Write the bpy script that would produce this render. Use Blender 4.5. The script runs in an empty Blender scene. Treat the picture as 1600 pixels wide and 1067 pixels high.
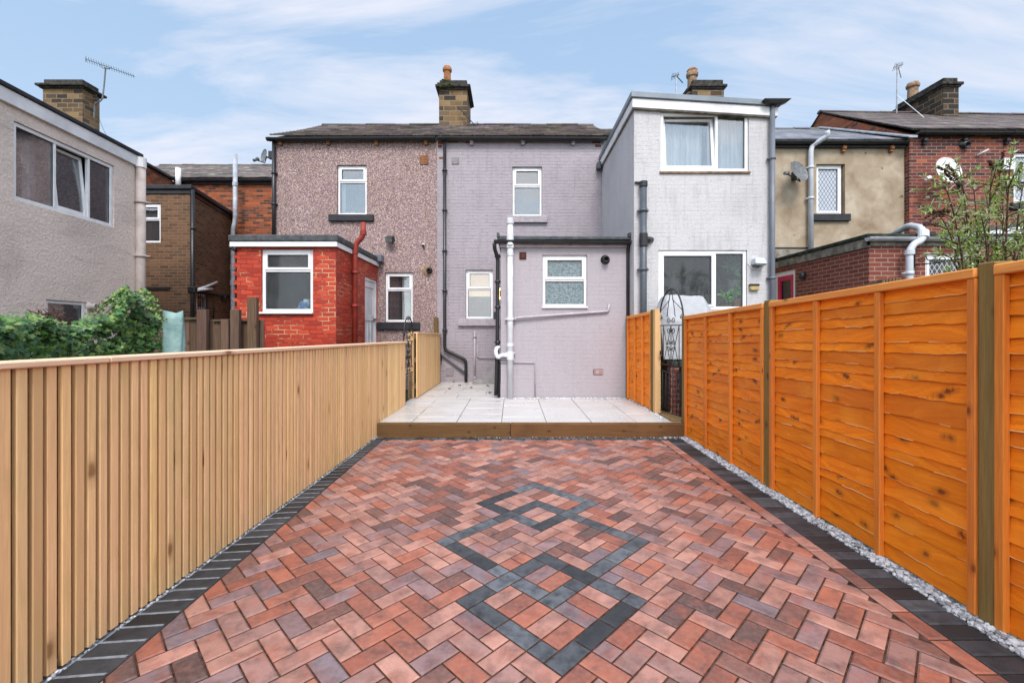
import bpy, math, random
from mathutils import Vector, Matrix, noise as mnoise
R = random.Random(7)
SC = bpy.context.scene
COL = SC.collection
rad = math.radians

# ------------------------------------------------------------------ camera
CAMH, F, CX, HY = 1.4, 690.0, 800.0, 515.0      # eye height (m); focal length, centre and horizon in photo pixels
cam_d = bpy.data.cameras.new("camera"); cam = bpy.data.objects.new("camera", cam_d); COL.objects.link(cam)
cam.location = (0, 0, CAMH); cam.rotation_euler = (rad(90), 0, 0)
cam_d.sensor_width = 36; cam_d.lens = F / 1600 * 36; cam_d.shift_y = -(533.5 - HY) / 1600
cam_d.clip_start = 0.05; cam_d.clip_end = 5000
SC.camera = cam

# ------------------------------------------------------------------ sky, sun, exposure
SUN_EL, SUN_AZ = rad(51), rad(176)               # azimuth measured from +Y clockwise: behind the camera, a little left
w = bpy.data.worlds.new("World"); SC.world = w; w.use_nodes = True
nt = w.node_tree; nt.nodes.clear()
def wn(t, **k):
    n = nt.nodes.new(t)
    for a, b in k.items(): setattr(n, a, b)
    return n
L = nt.links.new
sky = wn('ShaderNodeTexSky', sky_type='NISHITA', sun_disc=False)
sky.sun_elevation = SUN_EL; sky.sun_rotation = SUN_AZ
sky.air_density = 1.0; sky.dust_density = 1.2; sky.ozone_density = 1.2
tc = wn('ShaderNodeTexCoord')
sep = wn('ShaderNodeSeparateXYZ'); L(tc.outputs['Generated'], sep.inputs[0])
# clouds lie on a flat layer: project the view direction on it
zc = wn('ShaderNodeMath', operation='MAXIMUM'); L(sep.outputs['Z'], zc.inputs[0]); zc.inputs[1].default_value = 0.0
za = wn('ShaderNodeMath', operation='ADD'); L(zc.outputs[0], za.inputs[0]); za.inputs[1].default_value = 0.22
dx = wn('ShaderNodeMath', operation='DIVIDE'); L(sep.outputs['X'], dx.inputs[0]); L(za.outputs[0], dx.inputs[1])
dy = wn('ShaderNodeMath', operation='DIVIDE'); L(sep.outputs['Y'], dy.inputs[0]); L(za.outputs[0], dy.inputs[1])
cmb = wn('ShaderNodeCombineXYZ'); L(dx.outputs[0], cmb.inputs[0]); L(dy.outputs[0], cmb.inputs[1])
mp = wn('ShaderNodeMapping'); L(cmb.outputs[0], mp.inputs[0])
mp.inputs['Rotation'].default_value = (0, 0, rad(24)); mp.inputs['Scale'].default_value = (0.62, 1.75, 1); mp.inputs['Location'].default_value = (1.1, 4.2, 0)
n1 = wn('ShaderNodeTexNoise'); L(mp.outputs[0], n1.inputs['Vector'])
n1.inputs['Scale'].default_value = 1.5; n1.inputs['Detail'].default_value = 9; n1.inputs['Roughness'].default_value = 0.6; n1.inputs['Distortion'].default_value = 0.55
cr = wn('ShaderNodeValToRGB'); L(n1.outputs['Fac'], cr.inputs[0])
cr.color_ramp.elements[0].position = 0.43; cr.color_ramp.elements[0].color = (0.08, 0.08, 0.08, 1)
cr.color_ramp.elements[1].position = 0.63; cr.color_ramp.elements[1].color = (0.92, 0.92, 0.92, 1)
n2 = wn('ShaderNodeTexNoise'); L(mp.outputs[0], n2.inputs['Vector']); n2.inputs['Scale'].default_value = 0.8; n2.inputs['Detail'].default_value = 4
cc = wn('ShaderNodeMixRGB'); L(n2.outputs['Fac'], cc.inputs[0])
cc.inputs[1].default_value = (5.0, 5.4, 6.5, 1); cc.inputs[2].default_value = (7.3, 7.3, 7.8, 1)
base = wn('ShaderNodeMixRGB'); base.inputs[0].default_value = 0.72; L(sky.outputs[0], base.inputs[1])
hz = wn('ShaderNodeMixRGB'); L(zc.outputs[0], hz.inputs[0]); hz.inputs[1].default_value = (4.8, 6.3, 7.9, 1); hz.inputs[2].default_value = (2.2, 4.1, 6.9, 1)
L(hz.outputs[0], base.inputs[2])
mx = wn('ShaderNodeMixRGB'); L(cr.outputs[0], mx.inputs[0]); L(base.outputs[0], mx.inputs[1]); L(cc.outputs[0], mx.inputs[2])
# the veil of cloud round the sun is brighter than the rest of the sky
sd_ = wn('ShaderNodeVectorMath', operation='DOT_PRODUCT'); L(tc.outputs['Generated'], sd_.inputs[0])
sd_.inputs[1].default_value = (math.sin(SUN_AZ) * math.cos(SUN_EL), math.cos(SUN_AZ) * math.cos(SUN_EL), math.sin(SUN_EL))
gl_ = wn('ShaderNodeMapRange', interpolation_type='SMOOTHSTEP'); L(sd_.outputs['Value'], gl_.inputs['Value'])
for k_, v_ in (('From Min', .05), ('From Max', 1.0), ('To Min', 0.0), ('To Max', 1.0)): gl_.inputs[k_].default_value = v_
gc_ = wn('ShaderNodeMixRGB'); L(gl_.outputs[0], gc_.inputs[0]); gc_.inputs[1].default_value = (1, 1, 1, 1); gc_.inputs[2].default_value = (2.95, 2.66, 2.34, 1)
gm_ = wn('ShaderNodeVectorMath', operation='MULTIPLY'); L(mx.outputs[0], gm_.inputs[0]); L(gc_.outputs[0], gm_.inputs[1])
bg = wn('ShaderNodeBackground'); bg.inputs['Strength'].default_value = 0.098; L(gm_.outputs[0], bg.inputs[0])
wo = wn('ShaderNodeOutputWorld'); L(bg.outputs[0], wo.inputs[0])

sun_d = bpy.data.lights.new("sun", 'SUN'); sun_d.energy = 2.35; sun_d.angle = rad(20); sun_d.color = (1.0, 0.935, 0.865)
sun = bpy.data.objects.new("sun", sun_d); COL.objects.link(sun)
sdir = Vector((math.sin(SUN_AZ) * math.cos(SUN_EL), math.cos(SUN_AZ) * math.cos(SUN_EL), math.sin(SUN_EL)))
sun.rotation_euler = sdir.to_track_quat('Z', 'Y').to_euler(); sun.location = sdir * 50
SC.view_settings.view_transform = 'Standard'; SC.view_settings.look = 'None'
SC.view_settings.exposure = 0.52; SC.view_settings.gamma = 1.0; SC.view_settings.use_curve_mapping = False
SC.cycles.max_bounces = 6; SC.cycles.transparent_max_bounces = 12; SC.cycles.caustics_reflective = False; SC.cycles.caustics_refractive = False

# ------------------------------------------------------------------ geometry helpers
def P(px, py, Y):  # a point of the place seen at a photo pixel, Y metres ahead of the camera
    return Vector(((px - CX) * Y / F, Y, CAMH - (py - HY) * Y / F))
def PX(px, Y): return (px - CX) * Y / F
def PZ(py, Y): return CAMH - (py - HY) * Y / F

ORG = {}
class Plane:
    """a vertical wall plane: o (x,y) at its left end as seen from outside, b (x,y) its right end"""
    def __init__(s, a, b):
        s.a = Vector((a[0], a[1])); d = Vector((b[0], b[1])) - s.a; s.L = d.length; s.d = d / s.L
        s.n = Vector((s.d.y, -s.d.x))
    def pt(s, u, w, z):
        q = s.a + s.d * u + s.n * w
        return Vector((q.x, q.y, z))

class MB:
    def __init__(s): s.v = []; s.f = []; s.c = []; s.uv = []
    def face(s, pts, col=None, uv=None):
        i = len(s.v); s.v.extend([Vector(p) for p in pts]); s.f.append(list(range(i, i + len(pts)))); s.c.append(col); s.uv.append(uv)
    def poly(s, verts, faces, col=None):
        i = len(s.v); s.v.extend([Vector(p) for p in verts])
        for f in faces: s.f.append([i + k for k in f]); s.c.append(col); s.uv.append(None)
    def hexa(s, p, col=None):  # p: 4 bottom, 4 top, counter-clockwise from above
        s.poly(p, [(3, 2, 1, 0), (4, 5, 6, 7), (0, 1, 5, 4), (1, 2, 6, 5), (2, 3, 7, 6), (3, 0, 4, 7)], col)
    def box(s, x0, x1, y0, y1, z0, z1, col=None):
        s.hexa([(x0, y0, z0), (x1, y0, z0), (x1, y1, z0), (x0, y1, z0), (x0, y0, z1), (x1, y0, z1), (x1, y1, z1), (x0, y1, z1)], col)
    def pbox(s, pl, u0, u1, w0, w1, z0, z1, col=None):
        q = [pl.pt(u0, w1, z0), pl.pt(u1, w1, z0), pl.pt(u1, w0, z0), pl.pt(u0, w0, z0)]
        s.hexa(q + [p + Vector((0, 0, z1 - z0)) for p in q], col)
    def prism(s, poly, z0, z1, col=None):
        n = len(poly); v = [(p[0], p[1], z0) for p in poly] + [(p[0], p[1], z1) for p in poly]
        s.poly(v, [tuple(range(n - 1, -1, -1)), tuple(range(n, 2 * n))] + [(i, (i + 1) % n, n + (i + 1) % n, n + i) for i in range(n)], col)
    def tube(s, pts, r, seg=10, cap=True, col=None, rr=None):
        pts = [Vector(p) for p in pts]; rings = []
        up = Vector((0, 0, 1)); prev = None
        for i, p in enumerate(pts):
            t = (pts[min(i + 1, len(pts) - 1)] - pts[max(i - 1, 0)]).normalized()
            if prev is None:
                a = Vector((0, 1, 0)) if abs(t.z) > 0.9 else up
                x = t.cross(a).normalized()
            else:
                x = (prev - t * prev.dot(t)).normalized()
            prev = x; y = t.cross(x)
            q = rr[i] if rr else r
            rings.append([p + (x * math.cos(2 * math.pi * k / seg) + y * math.sin(2 * math.pi * k / seg)) * q for k in range(seg)])
        b = len(s.v)
        for rg in rings: s.v.extend(rg)
        for i in range(len(pts) - 1):
            for k in range(seg):
                s.f.append([b + i * seg + k, b + i * seg + (k + 1) % seg, b + (i + 1) * seg + (k + 1) % seg, b + (i + 1) * seg + k]); s.c.append(col); s.uv.append(None)
        if cap:
            s.f.append([b + k for k in range(seg)][::-1]); s.c.append(col); s.uv.append(None)
            e = b + (len(pts) - 1) * seg
            s.f.append([e + k for k in range(seg)]); s.c.append(col); s.uv.append(None)
    def lathe(s, c, prof, seg=16, col=None, axis='Z', rot=None):
        c = Vector(c); b = len(s.v)
        M = rot if rot else Matrix.Identity(3)
        for (r, z) in prof:
            for k in range(seg):
                a = 2 * math.pi * k / seg; s.v.append(c + M @ Vector((r * math.cos(a), r * math.sin(a), z)))
        for i in range(len(prof) - 1):
            for k in range(seg):
                s.f.append([b + i * seg + k, b + i * seg + (k + 1) % seg, b + (i + 1) * seg + (k + 1) % seg, b + (i + 1) * seg + k]); s.c.append(col); s.uv.append(None)
    def build(s, name, mat, parent=None, smooth=False, bevel=0, seg=1):
        org = Vector((0, 0, 0))
        if parent is not None: org = ORG[parent.name]
        me = bpy.data.meshes.new(name)
        me.from_pydata([p - org for p in s.v], [], s.f)
        o = bpy.data.objects.new(name, me); COL.objects.link(o)
        ORG[o.name] = org
        if parent is not None: o.parent = parent
        if isinstance(mat, (list, tuple)):
            for m in mat: me.materials.append(m)
        else: me.materials.append(mat)
        me.update()
        Z = Vector((0, 0, 1)); V = s.v; nl = len(me.loops); fu = [0.0] * (2 * nl); has = any(c is not None for c in s.c); fc = [1.0] * (4 * nl) if has else None
        for p in me.polygons:
            n = p.normal; uvx = s.uv[p.index]; col = s.c[p.index]
            if uvx is None:
                if abs(n.z) > 0.97: ax, ay = Vector((1, 0, 0)), Vector((0, 1, 0))
                else:
                    ax = Z.cross(n).normalized(); ay = n.cross(ax)
            for j, li in enumerate(p.loop_indices):
                if uvx is None:
                    q = V[me.loops[li].vertex_index]; fu[2 * li] = q.dot(ax); fu[2 * li + 1] = q.dot(ay)
                else: fu[2 * li], fu[2 * li + 1] = uvx[j]
                if has: fc[4 * li:4 * li + 3] = (col if col is not None else (0.5, 0.5, 0.5))[:3]
        me.uv_layers.new(name="UVMap"); me.uv_layers["UVMap"].data.foreach_set("uv", fu)
        if has:
            me.color_attributes.new("Col", 'FLOAT_COLOR', 'CORNER'); me.color_attributes["Col"].data.foreach_set("color", fc)
        if smooth:
            for p in me.polygons: p.use_smooth = True
        if bevel:
            m = o.modifiers.new("bevel", 'BEVEL'); m.width = bevel; m.segments = seg; m.limit_method = 'ANGLE'; m.angle_limit = rad(40)
        return o

def tag(o, label, cat, group=None):
    o['label'] = label; o['category'] = cat
    if group: o['group'] = group
    return o
def struct(o, kind='structure'): o['kind'] = kind; return o
def thing(name, loc, label, cat, group=None):
    o = bpy.data.objects.new(name, None); COL.objects.link(o); o.empty_display_size = 0.2
    o.location = loc; ORG[o.name] = Vector(loc)
    return tag(o, label, cat, group)
def arc(c, r, a0, a1, n, ex, ez):
    c = Vector(c); ex = Vector(ex); ez = Vector(ez)
    return [c + ex * (r * math.cos(a0 + (a1 - a0) * i / n)) + ez * (r * math.sin(a0 + (a1 - a0) * i / n)) for i in range(n + 1)]
def smoothpath(pts, r, n=5):
    """round the corners of a polyline with radius r"""
    pts = [Vector(p) for p in pts]; out = [pts[0]]
    for i in range(1, len(pts) - 1):
        a, b, c = pts[i - 1], pts[i], pts[i + 1]
        q = min(r, (a - b).length * .45, (c - b).length * .45)
        p0 = b + (a - b).normalized() * q; p1 = b + (c - b).normalized() * q
        for k in range(n + 1):
            t = k / n; out.append(p0 * (1 - t) ** 2 + b * 2 * t * (1 - t) + p1 * t * t)
    out.append(pts[-1]); return out
def inset(poly, d):
    n = len(poly); out = []
    for i in range(n):
        p0, p1, p2 = poly[i - 1], poly[i], poly[(i + 1) % n]
        e1 = (p1 - p0).normalized(); e2 = (p2 - p1).normalized()
        n1 = Vector((-e1.y, e1.x)); n2 = Vector((-e2.y, e2.x))
        k = 1 + n1.dot(n2)
        out.append(p1 + (n1 + n2) * (d / max(k, .3)))
    return out
def area(p): return .5 * sum(p[i - 1].x * p[i].y - p[i].x * p[i - 1].y for i in range(len(p)))
def clip(poly, a, b, c):  # keep a*x+b*y<=c
    out = []
    for i in range(len(poly)):
        p, q = poly[i - 1], poly[i]; dp = a * p.x + b * p.y - c; dq = a * q.x + b * q.y - c
        if (dp <= 0) != (dq <= 0): out.append(p + (q - p) * (dp / (dp - dq)))
        if dq <= 0: out.append(q)
    res = []
    for p in out:
        if not res or (p - res[-1]).length > 1e-4: res.append(p)
    if len(res) > 1 and (res[0] - res[-1]).length < 1e-4: res.pop()
    return res

# ------------------------------------------------------------------ materials
def lin(r, g, b):
    f = lambda c: (c / 255 / 12.92) if c / 255 <= .04045 else ((c / 255 + .055) / 1.055) ** 2.4
    return (f(r), f(g), f(b), 1)
class M_:
    def __init__(s, name, rough=.7, spec=.3):
        s.m = bpy.data.materials.new(name); s.m.use_nodes = True; s.nt = s.m.node_tree
        s.b = s.nt.nodes['Principled BSDF']; s.b.inputs['Roughness'].default_value = rough
        s.b.inputs['Specular IOR Level'].default_value = spec
        s._bump = None
    def n(s, t, ins=None, **k):
        n = s.nt.nodes.new(t)
        for a, v in k.items(): setattr(n, a, v)
        for a, v in (ins or {}).items():
            if isinstance(v, bpy.types.NodeSocket): s.nt.links.new(v, n.inputs[a])
            else: n.inputs[a].default_value = v
        return n
    def uv(s, sc=(1, 1, 1), loc=(0, 0, 0), rot=(0, 0, 0)):
        t = s.n('ShaderNodeUVMap'); t.uv_map = "UVMap"
        return s.n('ShaderNodeMapping', {0: t.outputs[0], 'Scale': sc, 'Location': loc, 'Rotation': rot}).outputs[0]
    def obj(s, sc=(1, 1, 1)):
        g = s.n('ShaderNodeNewGeometry')
        return s.n('ShaderNodeMapping', {0: g.outputs['Position'], 'Scale': sc}).outputs[0]
    def attr(s): a = s.n('ShaderNodeAttribute'); a.attribute_name = "Col"; return a
    def noise(s, vec, scale, detail=4, rough=.55, dist=0):
        return s.n('ShaderNodeTexNoise', {'Vector': vec, 'Scale': scale, 'Detail': detail, 'Roughness': rough, 'Distortion': dist}).outputs['Fac']
    def vor(s, vec, scale, feature='F1', rnd=1.0, flat=False):
        return s.n('ShaderNodeTexVoronoi', {'Vector': vec, 'Scale': scale, 'Randomness': rnd}, feature=feature, voronoi_dimensions='2D' if flat else '3D')
    def ramp(s, fac, stops, interp='LINEAR'):
        r = s.n('ShaderNodeValToRGB', {0: fac}); e = r.color_ramp.elements; r.color_ramp.interpolation = interp
        while len(e) < len(stops): e.new(.5)
        for el, (p, c) in zip(e, stops):
            el.position = p
            el.color = c if isinstance(c, tuple) else (c, c, c, 1)
        return r.outputs[0]
    def mix(s, fac, a, b, mode='MIX'):
        return s.n('ShaderNodeMixRGB', {0: fac, 1: a, 2: b}, blend_type=mode).outputs[0]
    def math(s, op, a, b=0.0):
        return s.n('ShaderNodeMath', {0: a, 1: b}, operation=op).outputs[0]
    def color(s, c):
        if isinstance(c, bpy.types.NodeSocket): s.nt.links.new(c, s.b.inputs['Base Color'])
        else: s.b.inputs['Base Color'].default_value = c
        return s
    def rough(s, sk): s.nt.links.new(sk, s.b.inputs['Roughness']); return s
    def bump(s, h, strength=.5, dist=.01):
        ins = {'Height': h, 'Strength': strength, 'Distance': dist}
        if s._bump: ins['Normal'] = s._bump
        s._bump = s.n('ShaderNodeBump', ins).outputs[0]
        s.nt.links.new(s._bump, s.b.inputs['Normal']); return s

def brick_nodes(m, vec, bw=.225, rh=.075, mortar=.010, off=.5, smooth=.15):
    b = m.n('ShaderNodeTexBrick', {'Vector': vec, 'Color1': (0, 0, 0, 1), 'Color2': (1, 1, 1, 1), 'Mortar': (.5, .5, .5, 1), 'Scale': 1.0,
        'Mortar Size': mortar, 'Mortar Smooth': smooth, 'Bias': 0.0, 'Brick Width': bw, 'Row Height': rh})
    b.offset = off; return b.outputs['Color'], b.outputs['Fac']

def mk_brick(name, stops, mortar, grime=.35, bw=.225, rh=.075, ms=.009, rough=.85, grimec=(.03, .025, .022, 1), edge=.006):
    m = M_(name, rough, .2); uv = m.uv()
    wob = m.n('ShaderNodeTexNoise', {'Vector': uv, 'Scale': 9.0, 'Detail': 2})
    uvw = m.n('ShaderNodeVectorMath', {0: uv, 1: m.n('ShaderNodeVectorMath', {0: wob.outputs['Color'], 1: (edge, edge, 0)}, operation='MULTIPLY').outputs[0]}, operation='ADD').outputs[0]
    c, f = brick_nodes(m, uvw, bw, rh, ms)
    col = m.ramp(c, stops)
    nz = m.noise(uv, 45, 4); col = m.mix(m.ramp(nz, [(.3, 0.0), (.75, .45)]), col, grimec)
    big = m.noise(uv, 1.3, 4)
    col = m.mix(m.math('MULTIPLY', m.ramp(big, [(.42, 0.0), (.72, 1.0)]), grime), col, grimec)
    mc = m.mix(m.noise(uv, 30, 2), mortar, tuple(x * .55 for x in mortar[:3]) + (1,))
    col = m.mix(f, col, mc)
    m.color(col); m.bump(m.math('SUBTRACT', m.math('MULTIPLY', nz, .35), f), .7, .008)
    return m.m

def mk_plain(name, c, rough=.5, spec=.4, var=.12, scale=6, bump=.0, bs=60, metal=0):
    m = M_(name, rough, spec); v = m.obj()
    nz = m.noise(v, scale, 5)
    d = tuple(x * (1 - var * 2.2) for x in c[:3]) + (1,); h = tuple(min(1, x * (1 + var)) for x in c[:3]) + (1,)
    m.color(m.ramp(nz, [(.28, d), (.7, h)])); m.b.inputs['Metallic'].default_value = metal
    m.rough(m.ramp(m.noise(v, scale * 3, 3), [(.3, max(.05, rough - .1)), (.7, min(1, rough + .12))]))
    if bump: m.bump(m.noise(v, bs, 3), bump, .004)
    return m.m

MT = {}
MT['upvc'] = mk_plain('white_upvc', (.76, .77, .79, 1), .32, .45, .07, 3)
MT['white_paint'] = mk_plain('white_painted_board', (.72, .72, .74, 1), .5, .35, .1, 3)
MT['grey_pipe'] = mk_plain('pale_grey_plastic', (.50, .53, .58, 1), .35, .45, .08, 4)
MT['dark_pipe'] = mk_plain('slate_grey_plastic', (.07, .082, .10, 1), .42, .4, .12, 4)
MT['mid_pipe'] = mk_plain('mid_grey_plastic', (.13, .145, .175, 1), .42, .4, .1, 4)
MT['black'] = mk_plain('black_plastic', (.018, .019, .022, 1), .38, .45, .2, 4)
MT['black_paint'] = mk_plain('black_painted_stone', (.022, .023, .028, 1), .55, .35, .25, 8, .3)
MT['iron'] = mk_plain('black_iron', (.02, .02, .022, 1), .45, .4, .3, 20)
MT['red_pipe'] = mk_plain('red_painted_pipe', (.27, .034, .022, 1), .5, .35, .2, 9, .15)
MT['lilac_pipe'] = mk_plain('lilac_painted_pipe', (.41, .375, .41, 1), .5, .3, .1, 6)
MT['pink_pipe'] = mk_plain('pink_painted_pipe', (.47, .40, .37, 1), .6, .3, .12, 6)
MT['stone_sill'] = mk_plain('grey_painted_stone', (.36, .33, .355, 1), .75, .2, .12, 14, .3)
MT['felt'] = mk_plain('roofing_felt', (.085, .092, .098, 1), .85, .2, .25, 9, .5, 120)
MT['felt_green'] = mk_plain('mossy_felt', (.035, .045, .035, 1), .9, .15, .35, 7, .5, 80)
MT['lead'] = mk_plain('lead_flashing', (.30, .33, .37, 1), .5, .4, .2, 8, .2, 20)
MT['metal'] = mk_plain('galvanised_metal', (.36, .38, .40, 1), .4, .5, .15, 12, 0, 60, .6)
MT['metal_trim'] = mk_plain('grey_metal_trim', (.19, .22, .25, 1), .4, .5, .1, 3, 0, 60, .3)
MT['terracotta'] = mk_plain('terracotta', (.34, .14, .06, 1), .75, .25, .25, 7, .3)
MT['buff_pot'] = mk_plain('buff_clay', (.30, .20, .13, 1), .8, .2, .3, 9, .3)
MT['concrete'] = mk_plain('mossy_concrete', (.24, .225, .19, 1), .9, .15, .3, 9, .5)
MT['step'] = mk_plain('painted_step', (.30, .285, .29, 1), .85, .2, .14, 5, .4)
MT['interior'] = mk_plain('dim_interior', (.05, .052, .055, 1), .9, .1, .4, 2)
MT['interior_light'] = mk_plain('pale_interior', (.34, .36, .40, 1), .9, .1, .12, 2)
MT['fabric'] = mk_plain('grey_fabric', (.46, .47, .5, 1), .9, .1, .1, 12)
MT['gold'] = mk_plain('brass_plate', (.42, .31, .12, 1), .35, .5, .2, 20)
MT['pink_door'] = mk_plain('magenta_paint', (.52, .012, .075, 1), .4, .4, .12, 6)
MT['moss'] = mk_plain('moss', (.055, .075, .012, 1), .95, .1, .5, 30, .9, 90)
MT['dish_white'] = mk_plain('white_dish_enamel', (.68, .68, .68, 1), .4, .4, .1, 12)
MT['dish_grey'] = mk_plain('grey_dish_mesh', (.15, .16, .17, 1), .55, .4, .25, 14)
MT['bag_blue'] = mk_plain('blue_plastic_bag', (.12, .32, .62, 1), .4, .4, .4, 40)
MT['paper'] = mk_plain('white_paper', (.78, .78, .78, 1), .9, .1, .06, 20)
MT['toy_pink'] = mk_plain('pink_plush', (.62, .11, .17, 1), .9, .1, .4, 40)

def mk_slab_lap(name, c, rough=.6):  # uPVC/timber panelled door
    return mk_plain(name, c, rough)

# painted brick, lilac grey
def mk_painted_brick(name, c, dirt, bumpk=.6, mort=.011, dirtamt=.25, jk=1.0):
    m = M_(name, .62, .3); uv = m.uv()
    wob = m.n('ShaderNodeTexNoise', {'Vector': uv, 'Scale': 5.0, 'Detail': 3})
    uvw = m.n('ShaderNodeVectorMath', {0: uv, 1: m.n('ShaderNodeVectorMath', {0: wob.outputs['Color'], 1: (.035, .03, 0)}, operation='MULTIPLY').outputs[0]}, operation='ADD').outputs[0]
    cc_, f = brick_nodes(m, uvw, .225, .075, mort, .5, .6)
    nz = m.noise(uv, 26, 6, .65); big = m.noise(uv, .9, 5, .6); fine = m.noise(uv, 140, 3)
    col = m.mix(m.math('MULTIPLY', cc_, .10), c, tuple(x * .80 for x in c[:3]) + (1,))
    col = m.mix(m.ramp(nz, [(.38, 0.0), (.72, .34)]), col, dirt)
    strk = m.noise(m.uv((7, .8, 1)), 1.6, 5, .65); col = m.mix(m.math('MULTIPLY', m.ramp(strk, [(.5, 0.0), (.7, 1.0)]), dirtamt), col, dirt)
    col = m.mix(m.math('MULTIPLY', m.ramp(big, [(.45, 0.0), (.75, 1.0)]), dirtamt), col, dirt)
    col = m.mix(m.math('MULTIPLY', f, m.math('MULTIPLY', m.ramp(m.noise(uv, 4.5, 4, .7), [(.40, .0), (.66, .42)]), jk)), col, dirt)
    relief_tone = m.noise(m.uv((1, 1.7, 1)), 62, 4, .7); col = m.mix(m.ramp(relief_tone, [(.5, 0.0), (.68, .5)]), col, dirt); col = m.mix(m.ramp(relief_tone, [(.32, .35), (.46, 0.0)]), col, tuple(min(.8, x * 1.25) for x in c[:3]) + (1,))  # speckle puts the light and shade of rough relief into the colour
    holes = m.vor(uv, 1.7, flat=True).outputs['Distance']
    col = m.mix(m.ramp(holes, [(.012, .75), (.03, 0.0)]), col, dirt)
    m.color(col)
    h = m.math('ADD', m.math('MULTIPLY', nz, .55), m.math('MULTIPLY', fine, .15))
    h = m.math('SUBTRACT', h, m.math('MULTIPLY', m.math('MULTIPLY', f, m.ramp(m.noise(uv, 4.5, 4, .7), [(.36, .1), (.64, .8)])), jk)); h = m.math('ADD', h, m.math('MULTIPLY', cc_, .10))
    m.bump(h, bumpk, .012); return m.m
MT['grey_wall'] = mk_painted_brick('lilac_grey_painted_brick', (.365, .33, .37, 1), (.19, .165, .17, 1), .85, .009, .3, .8)
MT['grey_ext'] = mk_painted_brick('lilac_grey_painted_brick_smooth', (.385, .355, .385, 1), (.25, .225, .245, 1), .5, .007, .22, .6)
MT['white_wall'] = mk_painted_brick('white_painted_rough_brick', (.545, .54, .56, 1), (.29, .28, .275, 1), .95, .006, .45, .35)

m = M_('pebbledash', .8, .3); uv = m.uv()
v1 = m.vor(uv, 64); v2 = m.vor(uv, 110)
col = m.ramp(m.n('ShaderNodeSeparateColor', {0: v1.outputs['Color']}).outputs[0],
    [(0, lin(70, 52, 54)), (.16, lin(128, 100, 108)), (.36, lin(172, 146, 138)), (.52, lin(132, 108, 138)), (.68, lin(190, 168, 152)), (.84, lin(108, 84, 84)), (.93, lin(218, 206, 198))], 'CONSTANT')
col2 = m.ramp(m.n('ShaderNodeSeparateColor', {0: v2.outputs['Color']}).outputs[1], [(0, lin(100, 78, 72)), (.5, lin(150, 126, 124)), (1, lin(206, 190, 172))])
col = m.mix(.3, col, col2)
col = m.mix(m.ramp(m.noise(uv, 1.1, 5), [(.4, 0.0), (.75, .3)]), col, lin(116, 96, 90))
m.color(col); m.bump(m.math('SUBTRACT', 1.0, v1.outputs['Distance']), .9, .012); MT['pebble'] = m.m

m = M_('pink_textured_render', .85, .2); uv = m.uv()
a = m.noise(uv, 24, 5, .6, .4); b_ = m.noise(uv, 75, 4); big = m.noise(uv, 1.0, 6, .6)
streak = m.noise(m.uv((.8, 5.5, 1)), 1.3, 5, .65, .7)
col = m.ramp(a, [(.3, (.66, .56, .50, 1)), (.65, (.80, .69, .62, 1))])
col = m.mix(m.ramp(big, [(.45, 0.0), (.8, .42)]), col, (.29, .25, .225, 1))
col = m.mix(m.ramp(streak, [(.55, 0.0), (.72, .34)]), col, (.27, .225, .185, 1))
m.color(col); m.bump(m.math('ADD', a, m.math('MULTIPLY', b_, .5)), .95, .02); MT['pink_wall'] = m.m

m = M_('stained_beige_render', .85, .2); uv = m.uv()
big = m.noise(uv, 1.5, 7, .62, .4); mid = m.noise(uv, 6, 5); spots = m.vor(uv, 1.15, flat=True).outputs['Distance']
col = m.ramp(big, [(.3, (.22, .16, .105, 1)), (.48, (.335, .27, .195, 1)), (.68, (.44, .38, .295, 1))])
col = m.mix(m.ramp(mid, [(.45, 0.0), (.75, .4)]), col, (.23, .165, .10, 1))
sp = m.math('ADD', spots, m.math('MULTIPLY', m.noise(uv, 5, 4, .7), .34))
col = m.mix(m.ramp(sp, [(.165, .8), (.205, 0.0)]), col, (.055, .035, .022, 1))
m.color(col); m.bump(m.math('ADD', mid, m.math('MULTIPLY', m.noise(uv, 60, 3), .4)), .3, .01); MT['beige_wall'] = m.m

# red painted brick with pale chipped joints
m = M_('red_painted_brick', .55, .35); uv = m.uv()
wob = m.n('ShaderNodeTexNoise', {'Vector': uv, 'Scale': 8.0, 'Detail': 2})
uvw = m.n('ShaderNodeVectorMath', {0: uv, 1: m.n('ShaderNodeVectorMath', {0: wob.outputs['Color'], 1: (.02, .012, 0)}, operation='MULTIPLY').outputs[0]}, operation='ADD').outputs[0]
c_, f = brick_nodes(m, uvw, .225, .078, .008, .5, .2)
nz = m.noise(uv, 30, 5); big = m.noise(uv, 2.6, 6, .7)
col = m.ramp(c_, [(0, (.30, .030, .016, 1)), (.5, (.42, .045, .02, 1)), (1, (.54, .066, .028, 1))])
col = m.mix(m.ramp(nz, [(.4, 0.0), (.8, .45)]), col, (.22, .016, .014, 1))
pale = m.math('MULTIPLY', m.ramp(f, [(.35, 0.0), (.6, 1.0)]), m.ramp(big, [(.50, 0.0), (.60, .75)]))
col = m.mix(m.math('MULTIPLY', f, .5), col, (.14, .014, .012, 1))
col = m.mix(pale, col, (.60, .42, .24, 1))
m.color(col); m.bump(m.math('SUBTRACT', m.math('MULTIPLY', nz, .4), f), .8, .01); MT['red_brick'] = m.m

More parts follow.
